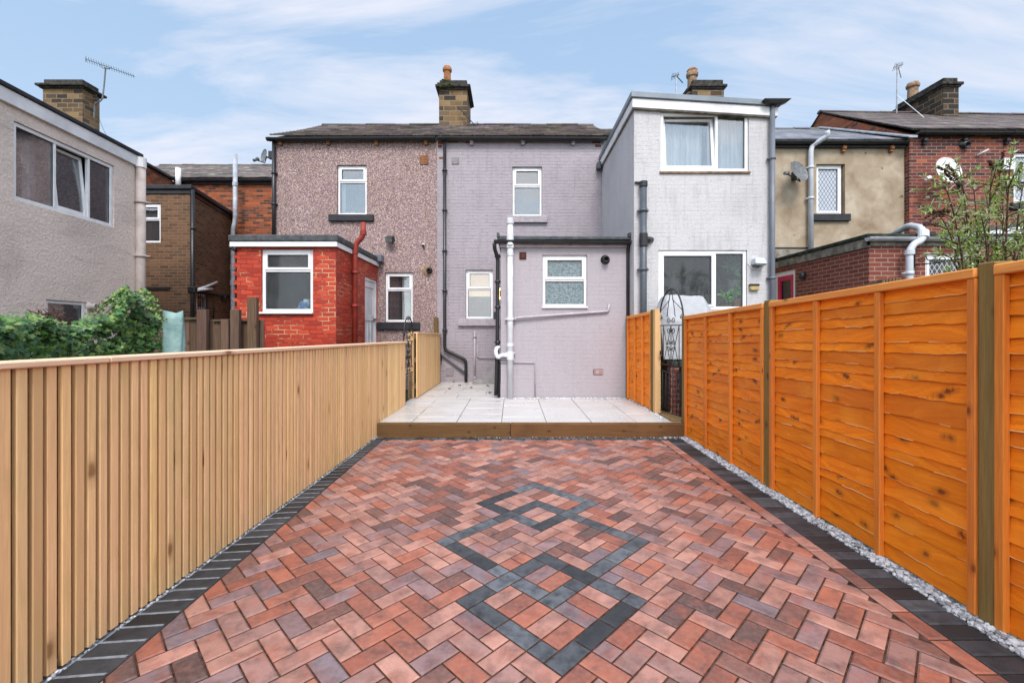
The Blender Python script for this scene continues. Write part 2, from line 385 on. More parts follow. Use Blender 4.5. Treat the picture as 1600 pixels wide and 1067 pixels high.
MT['orange_brick'] = mk_brick('weathered_orange_brick', [(0, (.10, .04, .03, 1)), (.3, (.24, .06, .028, 1)), (.55, (.46, .095, .03, 1)), (.8, (.52, .14, .05, 1)), (1, (.16, .075, .055, 1))], (.22, .15, .10, 1), .35)
MT['brown_brick'] = mk_brick('brown_wirecut_brick', [(0, (.12, .06, .035, 1)), (.5, (.185, .095, .052, 1)), (1, (.25, .13, .07, 1))], (.25, .18, .12, 1), .45)
MT['machine_brick'] = mk_brick('smooth_red_brick', [(0, (.19, .045, .032, 1)), (.5, (.235, .058, .04, 1)), (1, (.285, .078, .052, 1))], (.36, .25, .2, 1), .15)
MT['dark_brick'] = mk_brick('dark_red_brick', [(0, (.06, .028, .032, 1)), (.3, (.14, .04, .036, 1)), (.6, (.22, .052, .04, 1)), (.88, (.30, .065, .038, 1)), (1, (.46, .12, .05, 1))], (.30, .22, .18, 1), .25)
MT['stone_block'] = mk_brick('gritstone_blocks', [(0, (.045, .036, .03, 1)), (.3, (.13, .085, .045, 1)), (.6, (.25, .155, .07, 1)), (.85, (.32, .21, .10, 1)), (1, (.09, .07, .06, 1))], (.27, .22, .16, 1), .5, .36, .15, .013, .9, (.02, .018, .016, 1), .03)
MT['soot_stone'] = mk_plain('sooty_stone', (.055, .052, .047, 1), .9, .15, .4, 10, .5)

def mk_attr(name, rough=.7, spec=.3, mott=.5, scale=25, dark=(.02, .02, .02, 1), light=None, bump=.3, bs=90, aniso=(1, 1, 1)):
    m = M_(name, rough, spec); v = m.obj(aniso)
    a = m.attr(); nz = m.noise(v, scale, 5, .6)
    col = m.mix(m.math('MULTIPLY', m.ramp(nz, [(.35, 0.0), (.75, 1.0)]), mott), a.outputs['Color'], dark)
    if light: col = m.mix(m.ramp(m.noise(v, scale * .6, 4), [(.58, 0.0), (.7, light[1])]), col, light[0])
    m.color(col); m.bump(m.noise(v, bs, 4, .6), bump, .004); return m.m
MT['slate'] = mk_attr('roof_slate', .75, .3, .4, 9, (.05, .045, .045, 1), ((.13, .15, .045, 1), .7), .5, 40)
MT['slate_new'] = mk_attr('smooth_grey_tile', .5, .35, .25, 5, (.05, .05, .055, 1), None, .2, 40)
# block pavers: each block has its own colour; blush, soot and sand marks of its own
m = M_('clay_pavers', .5, .45); v = m.obj(); a = m.attr()
n_a = m.noise(v, 9, 4, .6, .3); n_b = m.noise(v, 42, 4); n_c = m.noise(v, 230, 2)
col = m.mix(m.ramp(n_a, [(.42, 0.0), (.72, .75)]), a.outputs['Color'], (.07, .036, .033, 1))
col = m.mix(m.ramp(m.noise(v, 6.5, 4, .6), [(.50, 0.0), (.72, .55)]), col, (.34, .085, .04, 1))
col = m.mix(m.ramp(n_b, [(.35, .16), (.6, 0.0)]), col, (.40, .25, .22, 1))
col = m.mix(m.ramp(n_c, [(.3, .3), (.5, 0.0)]), col, (.10, .05, .045, 1))
m.color(col); m.rough(m.ramp(n_a, [(.3, .38), (.7, .62)]))
m.bump(m.math('ADD', m.math('MULTIPLY', n_c, .5), n_b), .35, .003); MT['paver'] = m.m
m = M_('charcoal_pavers', .55, .4); v = m.obj(); a = m.attr()
n_b = m.noise(v, 14, 5, .6); n_c = m.noise(v, 200, 2)
col = m.mix(m.ramp(n_b, [(.42, 0.0), (.7, .8)]), a.outputs['Color'], (.014, .015, .018, 1))
col = m.mix(m.ramp(n_c, [(.58, 0.0), (.75, .22)]), col, (.16, .17, .19, 1))
m.color(col); m.bump(m.math('ADD', n_c, n_b), .3, .003); MT['charcoal'] = m.m
MT['sand'] = mk_plain('jointing_sand', (.075, .04, .028, 1), .95, .1, .4, 30, .5, 200)
MT['mortar'] = mk_plain('pale_mortar', (.24, .255, .28, 1), .9, .1, .2, 30, .3, 200)
m = M_('porcelain_tiles', .32, .42); v = m.obj(); a = m.attr()
col = m.mix(m.ramp(m.noise(m.obj((.5, 5, 1)), 5, 5, .6), [(.35, 0.0), (.7, .16)]), a.outputs['Color'], (.40, .375, .355, 1))
col = m.mix(m.ramp(m.noise(v, 1.8, 5, .65), [(.5, 0.0), (.78, .22)]), col, (.36, .33, .31, 1))
m.color(col); m.rough(m.ramp(m.noise(v, 2.6, 4), [(.35, .22), (.65, .5)])); MT['tile'] = m.m
MT['gravel'] = mk_attr('limestone_chippings', .8, .25, .3, 60, (.25, .26, .28, 1), None, .3, 200)
m = M_('rough_grass_and_soil', .95, .1); v = m.obj()
m.color(m.ramp(m.noise(v, 3, 6, .7), [(.3, (.03, .026, .016, 1)), (.5, (.045, .055, .018, 1)), (.7, (.07, .085, .03, 1))])); m.bump(m.noise(v, 20, 5), .8, .05); MT['ground'] = m.m
m = M_('concrete_yard', .9, .15); v = m.obj()
m.color(m.ramp(m.noise(v, 3, 6, .7), [(.3, (.15, .145, .135, 1)), (.7, (.27, .26, .245, 1))])); m.bump(m.noise(v, 30, 5), .4, .01); MT['yard'] = m.m

def mk_wood(name, axis, sc, dark, knot, knotc, rough=.65, grain=.55, spec=.3, fade=None, rawmask=False, kr=1.0):
    """wood with grain along u (axis 0) or v (axis 1); Col = the plank's own tint"""
    m = M_(name, rough, spec); a = m.attr()
    sp = m.n('ShaderNodeSeparateColor', {0: a.outputs['Color']})
    off = m.n('ShaderNodeCombineXYZ', {0: m.math('MULTIPLY', sp.outputs[0], 37.0), 1: m.math('MULTIPLY', sp.outputs[1], 71.0)}).outputs[0]
    t = m.n('ShaderNodeUVMap'); t.uv_map = 'UVMap'
    uvo = m.n('ShaderNodeVectorMath', {0: t.outputs[0], 1: off}, operation='ADD').outputs[0]
    g = m.n('ShaderNodeMapping', {0: uvo, 'Scale': (1.1, sc, 1) if axis == 0 else (sc, 1.1, 1)}).outputs[0]
    gn = m.noise(g, 1.6, 6, .62, .9); gf = m.noise(g, 5.0, 4, .6, .3)
    col = m.mix(m.math('MULTIPLY', m.ramp(gn, [(.35, 0.0), (.72, 1.0)]), grain), a.outputs['Color'], dark)
    col = m.mix(m.math('MULTIPLY', m.ramp(gf, [(.45, 0.0), (.7, 1.0)]), grain * .5), col, dark)
    kv = m.n('ShaderNodeMapping', {0: uvo, 'Scale': (.55, 1, 1) if axis == 0 else (1, .55, 1)}).outputs[0]
    kd = m.vor(kv, knot, flat=True).outputs['Distance']
    kd = m.math('ADD', kd, m.math('MULTIPLY', m.noise(uvo, 25, 2), .03))
    col = m.mix(m.ramp(kd, [(.035 * kr, .85), (.06 * kr, .35), (.11 * kr, 0.0)]), col, knotc)
    if fade:
        blot = m.noise(uvo, 2.2, 4, .6)
        col = m.mix(m.ramp(blot, [(.5, 0.0), (.75, fade[1])]), col, fade[0])
    if rawmask: col = m.mix(m.ramp(sp.outputs[2], [(.14, 0.0), (.2, 1.0)]), col, a.outputs['Color'])
    m.color(col); m.bump(gf, .25, .003); return m.m
MT['pine'] = mk_wood('new_pine', 1, 26, (.58, .34, .155, 1), 1.9, (.22, .10, .035, 1), .7, .6, .25, ((.50, .37, .14, 1), .45))
MT['orange_wood'] = mk_wood('orange_stained_timber', 0, 15, (.52, .09, .004, 1), 4.6, (.10, .018, .004, 1), .6, .6, .3, ((.96, .38, .035, 1), .5), True, 1.5)
MT['treated'] = mk_wood('green_treated_timber', 1, 30, (.12, .072, .018, 1), 3.2, (.06, .035, .012, 1), .8, .6, .2)
MT['treated_h'] = mk_wood('green_treated_sleeper', 0, 22, (.085, .045, .018, 1), 4.0, (.035, .018, .008, 1), .8, .7, .2, ((.075, .038, .016, 1), .75))
MT['old_wood'] = mk_wood('weathered_brown_timber', 1, 24, (.05, .028, .018, 1), 3.0, (.03, .016, .01, 1), .85, .7, .15)

def leaf_mat(name, rough=.45, trans=.25):
    m = M_(name, rough, .4); a = m.attr(); m.color(a.outputs['Color'])
    t = m.n('ShaderNodeBsdfTranslucent', {0: a.outputs['Color']}); mx = m.n('ShaderNodeMixShader', {0: trans, 1: m.b.outputs[0], 2: t.outputs[0]})
    m.nt.links.new(mx.outputs[0], m.nt.nodes['Material Output'].inputs[0]); return m.m
MT['leaf'] = leaf_mat('leaves'); MT['ivy'] = leaf_mat('ivy_leaves', .4, .15)
MT['twig'] = mk_plain('brown_twig', (.10, .055, .04, 1), .9, .1, .4, 30)
m = M_('green_cover_cloth', .75, .25); v = m.obj()
m.color(m.ramp(m.noise(v, 7, 4), [(.3, (.13, .23, .22, 1)), (.7, (.26, .385, .365, 1))])); m.bump(m.noise(v, 14, 4, .6, 1.0), .5, .02); MT['cloth'] = m.m
m = M_('white_sheet', .55, .35); v = m.obj()
m.color(m.ramp(m.noise(v, 4, 4), [(.3, (.28, .29, .31, 1)), (.7, (.40, .41, .43, 1))])); m.bump(m.noise(v, 5, 4, .6, 1.5), .5, .03); MT['sheet'] = m.m

def mk_glass(name, refl, tint=(.9, .93, .94, 1), rough=.015, dirt=.06):
    m = M_(name); nt_ = m.nt; v = m.obj()
    tr = m.n('ShaderNodeBsdfTransparent', {0: tint}); gl = m.n('ShaderNodeBsdfGlossy', {0: (.95, .97, 1, 1), 1: rough})
    lw = m.n('ShaderNodeLayerWeight', {0: .25})
    fac = m.math('ADD', m.math('MULTIPLY', lw.outputs['Fresnel'], .6), refl)
    mx = m.n('ShaderNodeMixShader', {0: fac, 1: tr.outputs[0], 2: gl.outputs[0]})
    df = m.n('ShaderNodeBsdfDiffuse', {0: (.45, .46, .47, 1)})
    mx2 = m.n('ShaderNodeMixShader', {0: m.math('MULTIPLY', m.noise(v, 5, 6, .7), dirt), 1: mx.outputs[0], 2: df.outputs[0]})
    nt_.links.new(mx2.outputs[0], nt_.nodes['Material Output'].inputs[0])
    wv = m.n('ShaderNodeBump', {'Height': m.noise(v, 1.6, 2), 'Strength': .12, 'Distance': .02}); nt_.links.new(wv.outputs[0], gl.inputs['Normal'])
    return m.m
MT['glass'] = mk_glass('window_glass', .11)
MT['glass_sky'] = mk_glass('window_glass_reflecting', .13)
MT['glass_dirty'] = mk_glass('streaked_window_glass', .015, (.86, .91, .93, 1), .05, .10)
m = M_('frosted_glass', .22, .5); v = m.obj(); vr = m.vor(v, 42)
m.color(m.ramp(m.noise(v, 26, 4, .7, 1.2), [(.35, (.07, .10, .11, 1)), (.65, (.24, .31, .33, 1))]))
m.bump(m.noise(v, 34, 3, .6, 1.5), .8, .01); MT['frosted'] = m.m
def mk_leaded(name):
    m = M_(name, .2, .5); uv = m.uv()
    rt = m.n('ShaderNodeSeparateXYZ', {0: uv})
    s_ = m.math('ADD', rt.outputs[0], m.math('MULTIPLY', rt.outputs[1], .62)); d_ = m.math('SUBTRACT', rt.outputs[0], m.math('MULTIPLY', rt.outputs[1], .62))
    def line(q): return m.math('LESS_THAN', m.math('ABSOLUTE', m.math('SUBTRACT', m.math('FRACT', m.math('DIVIDE', q, .085)), .5)), .07)
    ln = m.math('MAXIMUM', line(s_), line(d_))
    return m, ln
m, ln = mk_leaded('leaded_window_pale'); m.color(m.mix(ln, (.42, .46, .53, 1), (.05, .05, .06, 1))); MT['leaded'] = m.m
m, ln = mk_leaded('leaded_window_dark'); m.color(m.mix(ln, (.028, .032, .038, 1), (.42, .43, .45, 1))); MT['leaded_dark'] = m.m
m = M_('warm_lamp', .5); m.b.inputs['Emission Color'].default_value = (1, .55, .18, 1); m.b.inputs['Emission Strength'].default_value = 4.0; m.color((.9, .7, .4, 1)); MT['lamp_lit'] = m.m
m = M_('peach_glow_emission', .8); m.b.inputs['Emission Color'].default_value = (1, .66, .36, 1); m.b.inputs['Emission Strength'].default_value = .42; m.color((.7, .6, .5, 1)); MT['peach_glow'] = m.m  # peach emission standing in for a sky reflection in a pane

MT['white_pipe'] = mk_plain('greyed_white_plastic', (.62, .64, .68, 1), .35, .45, .1, 4)
MT['grey_pipe3'] = mk_plain('worn_grey_plastic', (.40, .43, .48, 1), .45, .4, .22, 5)
MT['rust'] = mk_plain('dark_red_clay', (.10, .035, .028, 1), .8, .2, .3, 20)
MT['vent_pink'] = mk_plain('pink_clay', (.46, .31, .31, 1), .8, .2, .25, 20)
MT['timber_end'] = mk_plain('aged_timber', (.26, .15, .07, 1), .85, .15, .4, 14)
MT['grey_pipe2'] = mk_plain('weathered_grey_plastic', (.33, .34, .37, 1), .45, .4, .2, 4)
MT['frosted_dark'] = mk_plain('dark_glazing', (.018, .022, .022, 1), .15, .5, .4, 20)
MT['stone_dark'] = mk_brick('sooted_gritstone_blocks', [(0, (.03, .026, .024, 1)), (.4, (.075, .056, .04, 1)), (.75, (.14, .095, .055, 1)), (1, (.05, .042, .038, 1))], (.20, .165, .12, 1), .4, .36, .15, .013, .9, (.015, .014, .013, 1), .03)
MT['verge_brick'] = mk_brick('orange_verge_brick', [(0, (.12, .045, .03, 1)), (.35, (.38, .09, .035, 1)), (.7, (.48, .14, .05, 1)), (1, (.2, .10, .07, 1))], (.16, .12, .09, 1), .35)
MT['peach_glow_pale'] = MT['peach_glow']

# ------------------------------------------------------------------ building helpers
def wall(mb, pl, u0, u1, z0, z1, opens=(), rev=.11, top=None):
    """a wall face with real openings and reveals; top(u) gives a sloping top"""
    us = sorted({u0, u1} | {o[0] for o in opens} | {o[1] for o in opens})
    zs = sorted({z0, z1} | {o[2] for o in opens} | {o[3] for o in opens})
    for i in range(len(us) - 1):
        for j in range(len(zs) - 1):
            uc, zc_ = (us[i] + us[i + 1]) / 2, (zs[j] + zs[j + 1]) / 2
            if any(o[0] < uc < o[1] and o[2] < zc_ < o[3] for o in opens): continue
            za_, zb_ = zs[j], zs[j + 1]
            ta = tb = zb_
            if top and j == len(zs) - 2: ta, tb = top(us[i]), top(us[i + 1])
            mb.face([pl.pt(us[i], 0, za_), pl.pt(us[i + 1], 0, za_), pl.pt(us[i + 1], 0, tb), pl.pt(us[i], 0, ta)])
    for (a, b, c, d) in opens:
        mb.face([pl.pt(a, 0, c), pl.pt(a, 0, d), pl.pt(a, -rev, d), pl.pt(a, -rev, c)])
        mb.face([pl.pt(b, 0, d), pl.pt(b, 0, c), pl.pt(b, -rev, c), pl.pt(b, -rev, d)])
        mb.face([pl.pt(a, 0, d), pl.pt(b, 0, d), pl.pt(b, -rev, d), pl.pt(a, -rev, d)])
        mb.face([pl.pt(b, 0, c), pl.pt(a, 0, c), pl.pt(a, -rev, c), pl.pt(b, -rev, c)])

def window(root, pl, o, cells, rec=.055, fw=.055, pane='glass', room='interior', rm=.25, rd=.75, sill=None, sill_out=.07, sill_h=.15, sill_ext=.11, label=None, name='window'):
    """o=(u0,u1,z0,z1) opening; cells: (a0,a1,b0,b1,kind[,pane]) in fractions; kind fixed|sash|tilt"""
    u0, u1, z0, z1 = o; W, H = u1 - u0, z1 - z0
    fb = MB(); k = -rec
    fb.pbox(pl, u0 + .004, u0 + fw, k - .06, k, z0 + .004, z1 - .004); fb.pbox(pl, u1 - fw, u1 - .004, k - .06, k, z0 + .004, z1 - .004)
    fb.pbox(pl, u0 + fw, u1 - fw, k - .06, k, z0 + .004, z0 + fw); fb.pbox(pl, u0 + fw, u1 - fw, k - .06, k, z1 - fw, z1 - .004)
    iu0, iu1, iz0, iz1 = u0 + fw, u1 - fw, z0 + fw, z1 - fw
    g = .022; panes = []; tilts = []
    for ce in cells:
        a0, a1, b0, b1, kind = ce[:5]; pm = ce[5] if len(ce) > 5 else pane
        p0 = iu0 + (iu1 - iu0) * a0 + (g if a0 > 0 else 0); p1 = iu0 + (iu1 - iu0) * a1 - (g if a1 < 1 else 0)
        q0 = iz0 + (iz1 - iz0) * b0 + (g if b0 > 0 else 0); q1 = iz0 + (iz1 - iz0) * b1 - (g if b1 < 1 else 0)
        if a1 < 1 and not any(abs(t - a1) < .01 for t in [0]):
            mu = iu0 + (iu1 - iu0) * a1
            fb.pbox(pl, mu - g, mu + g, k - .057, k - .002, q0 - (g if b0 > 0 else 0) + .001, q1 + (g if b1 < 1 else 0) - .001)
        if b1 < 1:
            mz = iz0 + (iz1 - iz0) * b1
            fb.pbox(pl, p0 + .001, p1 - .001, k - .055, k - .004, mz - g, mz + g)
        if kind == 'sash':
            s = .038; d0, d1 = k - .045, k + .012
            fb.pbox(pl, p0 - .008, p0 + s, d0, d1, q0 - .008, q1 + .008); fb.pbox(pl, p1 - s, p1 + .008, d0, d1, q0 - .008, q1 + .008)
            fb.pbox(pl, p0 + s, p1 - s, d0, d1, q0 - .008, q0 + s); fb.pbox(pl, p0 + s, p1 - s, d0, d1, q1 - s, q1 + .008)
            panes.append((p0 + s, p1 - s, q0 + s, q1 - s, pm))
        elif kind == 'tilt': tilts.append((p0, p1, q0, q1, pm))
        else: panes.append((p0, p1, q0, q1, pm))
    wo_ = fb.build(name, MT['upvc'], root, bevel=.006)
    if label: wo_['label'] = label
    for (a, b, c, d, pm) in panes:
        gk = MB(); gk.pbox(pl, a - .006, b + .006, k - .036, k - .026, c - .006, d + .006)
        # a bead of dark gasket round the pane
        q = gk.build('pane', MT[pm], wo_)
        gs = MB(); t = .007
        gs.pbox(pl, a, a + t, k - .025, k - .018, c, d); gs.pbox(pl, b - t, b, k - .025, k - .018, c, d)
        gs.pbox(pl, a + t, b - t, k - .025, k - .018, c, c + t); gs.pbox(pl, a + t, b - t, k - .025, k - .018, d - t, d)
        gs.build('gasket', MT['black'], wo_)
    for (a, b, c, d, pm) in tilts:
        s = .055; ang = rad(5.5)
        def tp(u, wv, z): # tilt inwards about the bottom edge
            h = z - c; return pl.pt(u, k - .01 - math.sin(ang) * h + wv, c + math.cos(ang) * h)
        def tb(m_, a_, b_, w0, w1, c_, d_):
            q = [tp(a_, w1, c_), tp(b_, w1, c_), tp(b_, w0, c_), tp(a_, w0, c_), tp(a_, w1, d_), tp(b_, w1, d_), tp(b_, w0, d_), tp(a_, w0, d_)]
            m_.hexa(q)
        sm = MB(); tb(sm, a, a + s, -.05, 0, c, d); tb(sm, b - s, b, -.05, 0, c, d); tb(sm, a + s, b - s, -.05, 0, c, c + s); tb(sm, a + s, b - s, -.05, 0, d - s, d)
        sm.build('open_sash', MT['upvc'], wo_, bevel=.005)
        gm = MB(); tb(gm, a + s - .005, b - s + .005, -.03, -.022, c + s - .005, d - s + .005); gm.build('pane', MT[pm], wo_)
    if room:
        rb = MB(); D = rd; w0, w1 = -rec - .09, -rec - .09 - D
        a, b, c, d = u0 - rm, u1 + rm, z0 - .15, z1 + .1
        pt = pl.pt
        rb.face([pt(a, w1, c), pt(b, w1, c), pt(b, w1, d), pt(a, w1, d)]); rb.face([pt(a, w0, c), pt(a, w1, c), pt(a, w1, d), pt(a, w0, d)])
        rb.face([pt(b, w0, c), pt(b, w0, d), pt(b, w1, d), pt(b, w1, c)]); rb.face([pt(a, w0, c), pt(b, w0, c), pt(b, w1, c), pt(a, w1, c)]); rb.face([pt(a, w0, d), pt(a, w1, d), pt(b, w1, d), pt(b, w0, d)])
        rb.build('room', MT[room], wo_)
    if sill:
        sb = MB(); sb.pbox(pl, u0 - sill_ext, u1 + sill_ext, -.10, sill_out, z0 - sill_h, z0 - .002)
        sb.build('sill', MT[sill], wo_, bevel=.008)
    return wo_

def slates(mb, e0, e1, r0, r1, w=.26, expo=.2, pal=None, lift=.012, sag=.0, jit=1.0):
    """overlapping slates from eave line e0-e1 to ridge line r0-r1"""
    e0, e1, r0, r1 = map(Vector, (e0, e1, r0, r1))
    n = max(1, int((r0 - e0).length / expo)); Lg = (e1 - e0).length; k = max(1, int(Lg / w))
    nrm = (e1 - e0).cross(r0 - e0).normalized()
    if nrm.z < 0: nrm = -nrm
    def pt(u, v): return e0.lerp(e1, u).lerp(r0.lerp(r1, u), v) - Vector((0, 0, sag * math.sin(math.pi * min(max(v, 0), 1)) * (.6 + .4 * math.sin(u * 7))))
    for i in range(n):
        off = .5 * (i % 2)
        for j in range(-1, k + 1):
            a = (j + off) / k; b = (j + 1 + off) / k
            a2, b2 = max(a, 0), min(b, 1)
            if b2 - a2 < .1 / k: continue
            g = .05 / k
            j1, j2 = R.uniform(-.03, .03) * jit, R.uniform(0, .006) * jit
            v0 = max(-.015, i / n + j1 / n * expo * 4); v1 = min(1.0, (i + 1.25) / n)
            lo = nrm * (lift + j2); hi = nrm * (lift * .2)
            p = [pt(a2 + g * .5, v0), pt(b2 - g * .5, v0), pt(b2 - g * .5, v1), pt(a2 + g * .5, v1)]
            c = R.choice(pal); f = R.uniform(.75, 1.25); c = tuple(x * f for x in c)
            t = [p[0] + lo, p[1] + lo, p[2] + hi, p[3] + hi]
            mb.face(t, c); mb.face([p[0] - nrm * .01, p[1] - nrm * .01, t[1], t[0]], tuple(x * .8 for x in c))
            mb.face([p[0] - nrm * .01, t[0], t[3], p[3]], c); mb.face([p[1] - nrm * .01, p[2], t[2], t[1]], c)
PAL_SLATE = [(.19, .165, .155), (.25, .20, .19), (.16, .145, .145), (.28, .225, .20), (.21, .155, .185), (.12, .11, .105), (.32, .27, .23)]
PAL_TILE = [(.22, .225, .25), (.25, .255, .285), (.20, .205, .235)]
PAL_BRN = [(.17, .135, .13), (.15, .12, .12), (.20, .16, .15), (.13, .105, .105)]

def ridge(mb, a, b, r=.10, n=9, col=(.10, .09, .08)):
    a, b = Vector(a), Vector(b); d = (b - a) / n
    for i in range(n):
        p, q = a + d * i, a + d * (i + 1.03); s = d.normalized(); sd = s.cross(Vector((0, 0, 1))).normalized()
        h = R.uniform(-.008, .012); c = tuple(x * R.uniform(.8, 1.3) for x in col)
        rg = []
        for pp, rr_ in ((p, r), (q, r * .97)):
            rg.append([pp + sd * (rr_ * 1.2 * math.cos(t)) + Vector((0, 0, rr_ * .75 * math.sin(t) + h - .03)) for t in [math.pi * k / 6 for k in range(7)]])
        for k in range(6): mb.face([rg[0][k], rg[0][k + 1], rg[1][k + 1], rg[1][k]][::-1], c)
        mb.face(rg[0], c)

def gutter(root, a, b, r=.055, mat='black', name='gutter', nrm=(0, -1, 0)):
    """half-round gutter with clips from a to b"""
    a, b = Vector(a), Vector(b); mb = MB(); N = Vector(nrm); seg = 8
    for pp, qq, rr_ in [(a, b, r)] + [(a.lerp(b, t) - (b - a).normalized() * .03, a.lerp(b, t) + (b - a).normalized() * .03, r + .008) for t in (.02, .3, .55, .8, .98)]:
        ra = [pp + N * (rr_ * math.cos(t)) + Vector((0, 0, -rr_ * math.sin(t))) for t in [math.pi * k / seg for k in range(seg + 1)]]
        rb = [p + (qq - pp) for p in ra]
        for k in range(seg): mb.face([ra[k], ra[k + 1], rb[k + 1], rb[k]])
        mb.face(ra); mb.face(rb[::-1])
        mb.face([ra[0], rb[0], rb[0] - N * .012 + Vector((0, 0, .004)), ra[0] - N * .012 + Vector((0, 0, .004))])
        i0 = pp + Vector((0, 0, -.012)); i1 = qq + Vector((0, 0, -.012))
        mb.face([i0 + N * rr_ * .95, i1 + N * rr_ * .95, i1 - N * rr_ * .95, i0 - N * rr_ * .95])
    return mb.build(name, MT[mat], root)

def pipe(root, pts, r, mat, name='downpipe', collars=(), cr=.06, seg=12, label=None, parent=None, bend=.06):
    mb = MB(); q = smoothpath(pts, bend); mb.tube(q, r, seg)
    for c in collars:
        c = Vector(c); mb.tube([c - Vector((0, 0, cr / 2)), c + Vector((0, 0, cr / 2))], r * 1.22, seg)
        mb.box(c.x - r * 1.7, c.x + r * 1.7, c.y + r * .2, c.y + r * 1.3, c.z - .012, c.z + .012)
    o = mb.build(name, MT[mat], root, smooth=False)
    for p in o.data.polygons:
        if len(p.vertices) == 4: p.use_smooth = True
    if label: o['label'] = label
    return o

def corbel(root, x, Y, z, mat='step'):
    mb = MB(); mb.box(x - .045, x + .045, Y - .10, Y + .01, z - .02, z + .06); mb.box(x - .04, x + .04, Y - .07, Y + .01, z - .08, z - .02)
    mb.build('gutter_bracket', MT[mat], root, bevel=.012)

def vent(root, pl, u, z, wd, ht, mat, name='air_brick'):
    mb = MB(); mb.pbox(pl, u, u + wd, 0, .008, z, z + ht)
    nx, nz_ = 6, 5
    o = MB()
    for i in range(nx + 1):
        q = u + .008 + (wd - .016 - .012) * i / nx; o.pbox(pl, q, q + .012, .008, .02, z + .006, z + ht - .006)
    for i in range(nz_ + 1):
        q = z + .006 + (ht - .012 - .010) * i / nz_; o.pbox(pl, u + .006, u + wd - .006, .008, .018, q, q + .010)
    b = mb.build(name, MT['black_paint'], root); o.build('grille', MT[mat], b)

def round_vent(root, c, r, nrm, mat='black', name='flue_terminal'):
    n = Vector(nrm); rot = n.to_track_quat('Z', 'Y').to_matrix(); mb = MB()
    mb.lathe(c, [(r * 1.5, -.005), (r * 1.5, .012), (r * 1.05, .015), (r, .11), (r * .75, .115), (r * .72, .05), (0, .04)], 18, rot=rot)
    mb.build(name, MT[mat], root, smooth=True)

def chimney(root, x0, x1, y0, y1, z0, z1, mat, cap='soot_stone', ch=.28, ov=.1):
    mb = MB(); mb.box(x0, x1, y0, y1, z0, z1)
    o = mb.build('chimney', MT[mat], root)
    c = MB()
    c.box(x0 - ov * .5, x1 + ov * .5, y0 - ov * .5, y1 + ov * .5, z1 + .001, z1 + .05)
    c.box(x0 - ov, x1 + ov, y0 - ov, y1 + ov, z1 + .051, z1 + .13)
    c.box(x0 + .01, x1 - .01, y0 + .01, y1 - .01, z1 + .131, z1 + ch)
    c.build('chimney_cap', MT[cap], o, bevel=.02, seg=2)
    l = MB(); l.box(x0 - .03, x1 + .03, y0 - .03, y1 + .03, z0, z0 + .16); l.build('flashing', MT['lead'], o)
    return o
def pot(ch, x, y, z, h, r, mat):
    mb = MB(); mb.lathe((x, y, z), [(0, 0), (r * 1.15, 0), (r * 1.12, .06), (r * .95, .08), (r * .88, h * .72), (r * .92, h * .74), (r * 1.12, h * .78), (r * 1.18, h * .88), (r * 1.05, h * .93), (r * .95, h), (r * .7, h * .99), (r * .65, h * .8), (0, h * .8)], 18)
    return mb.build('chimney_pot', MT[mat], ch)

# ================================================================== ground
g = MB(); S = 600
g.face([(-S, -S, -.06), (S, -S, -.06), (S, S, -.06), (-S, S, -.06)]); struct(g.build('ground', MT['ground']))
g = MB(); g.face([(2.36, 4.5, .02), (16, 4.5, .02), (16, 10.4, .02), (2.36, 10.4, .02)]); struct(g.build('yard', MT['yard']))
LF = lambda Y: -1.91 + (Y - .5) * (.165 / 6.7)         # x of the left fence face
RF = 2.28                                               # x of the right fence face

# ---- block paving: herringbone on a lattice turned 45 degrees, with three linked diamonds
U, V_ = Vector((1, 1)) / math.sqrt(2), Vector((-1, 1)) / math.sqrt(2); O = Vector((.205, 1.789)); CELL = .1011
XL, XR, YF = -1.645, 1.885, 5.62
SQ = [(0, 7), (3, 13), (9, 16)]
def on_line(i, j):
    for a, b in SQ:
        if a <= i < b and a <= j < b and (i in (a, b - 1) or j in (a, b - 1)): return True
    return False
def inner(i, j):
    for a, b in SQ:
        if a < i < b - 1 and a < j < b - 1: return True
    return False
PAL = [((.40, .195, .15), 6), ((.35, .118, .072), 5), ((.27, .088, .055), 3), ((.165, .075, .058), 3), ((.235, .145, .145), 4), ((.31, .165, .14), 5), ((.09, .052, .046), 2), ((.17, .13, .145), 1), ((.43, .215, .165), 3)]
def paver_col():
    t = R.uniform(0, sum(q for _, q in PAL))
    for c, q in PAL:
        t -= q
        if t <= 0: break
    f = R.uniform(.86, 1.14); return tuple(x * f for x in c)
def dark_col():
    c = R.choice([(.082, .089, .100), (.10, .109, .122), (.062, .067, .075), (.118, .128, .142), (.035, .037, .041)]); f = R.uniform(.85, 1.2); return tuple(x * f for x in c)
pav = MB(); drk = MB()
def block(mb, poly, col, jo=.004, z=0., ch=.007):
    if len(poly) < 3: return
    if area(poly) < 0: poly = poly[::-1]
    if area(poly) < .0006: return
    a = inset(poly, jo); b = inset(poly, jo + ch)
    if area(b) < .0003: return
    h = [R.uniform(-.0012, .0012) + z for _ in range(2)]; n = len(poly)
    tz = z + R.uniform(-.0012, .0014); sx, sy = R.uniform(-.006, .006), R.uniform(-.006, .006); cx_ = sum((p.x for p in poly)) / n; cy_ = sum((p.y for p in poly)) / n
    top = [(p.x, p.y, tz + sx * (p.x - cx_) + sy * (p.y - cy_)) for p in b]; low = [(p.x, p.y, z - .0045) for p in a]; bot = [(p.x, p.y, z - .02) for p in a]
    mb.poly(top + low + bot, [tuple(range(n))] + [(n + i, n + (i + 1) % n, (i + 1) % n, i) for i in range(n)] + [(2 * n + i, 2 * n + (i + 1) % n, n + (i + 1) % n, n + i) for i in range(n)], col)
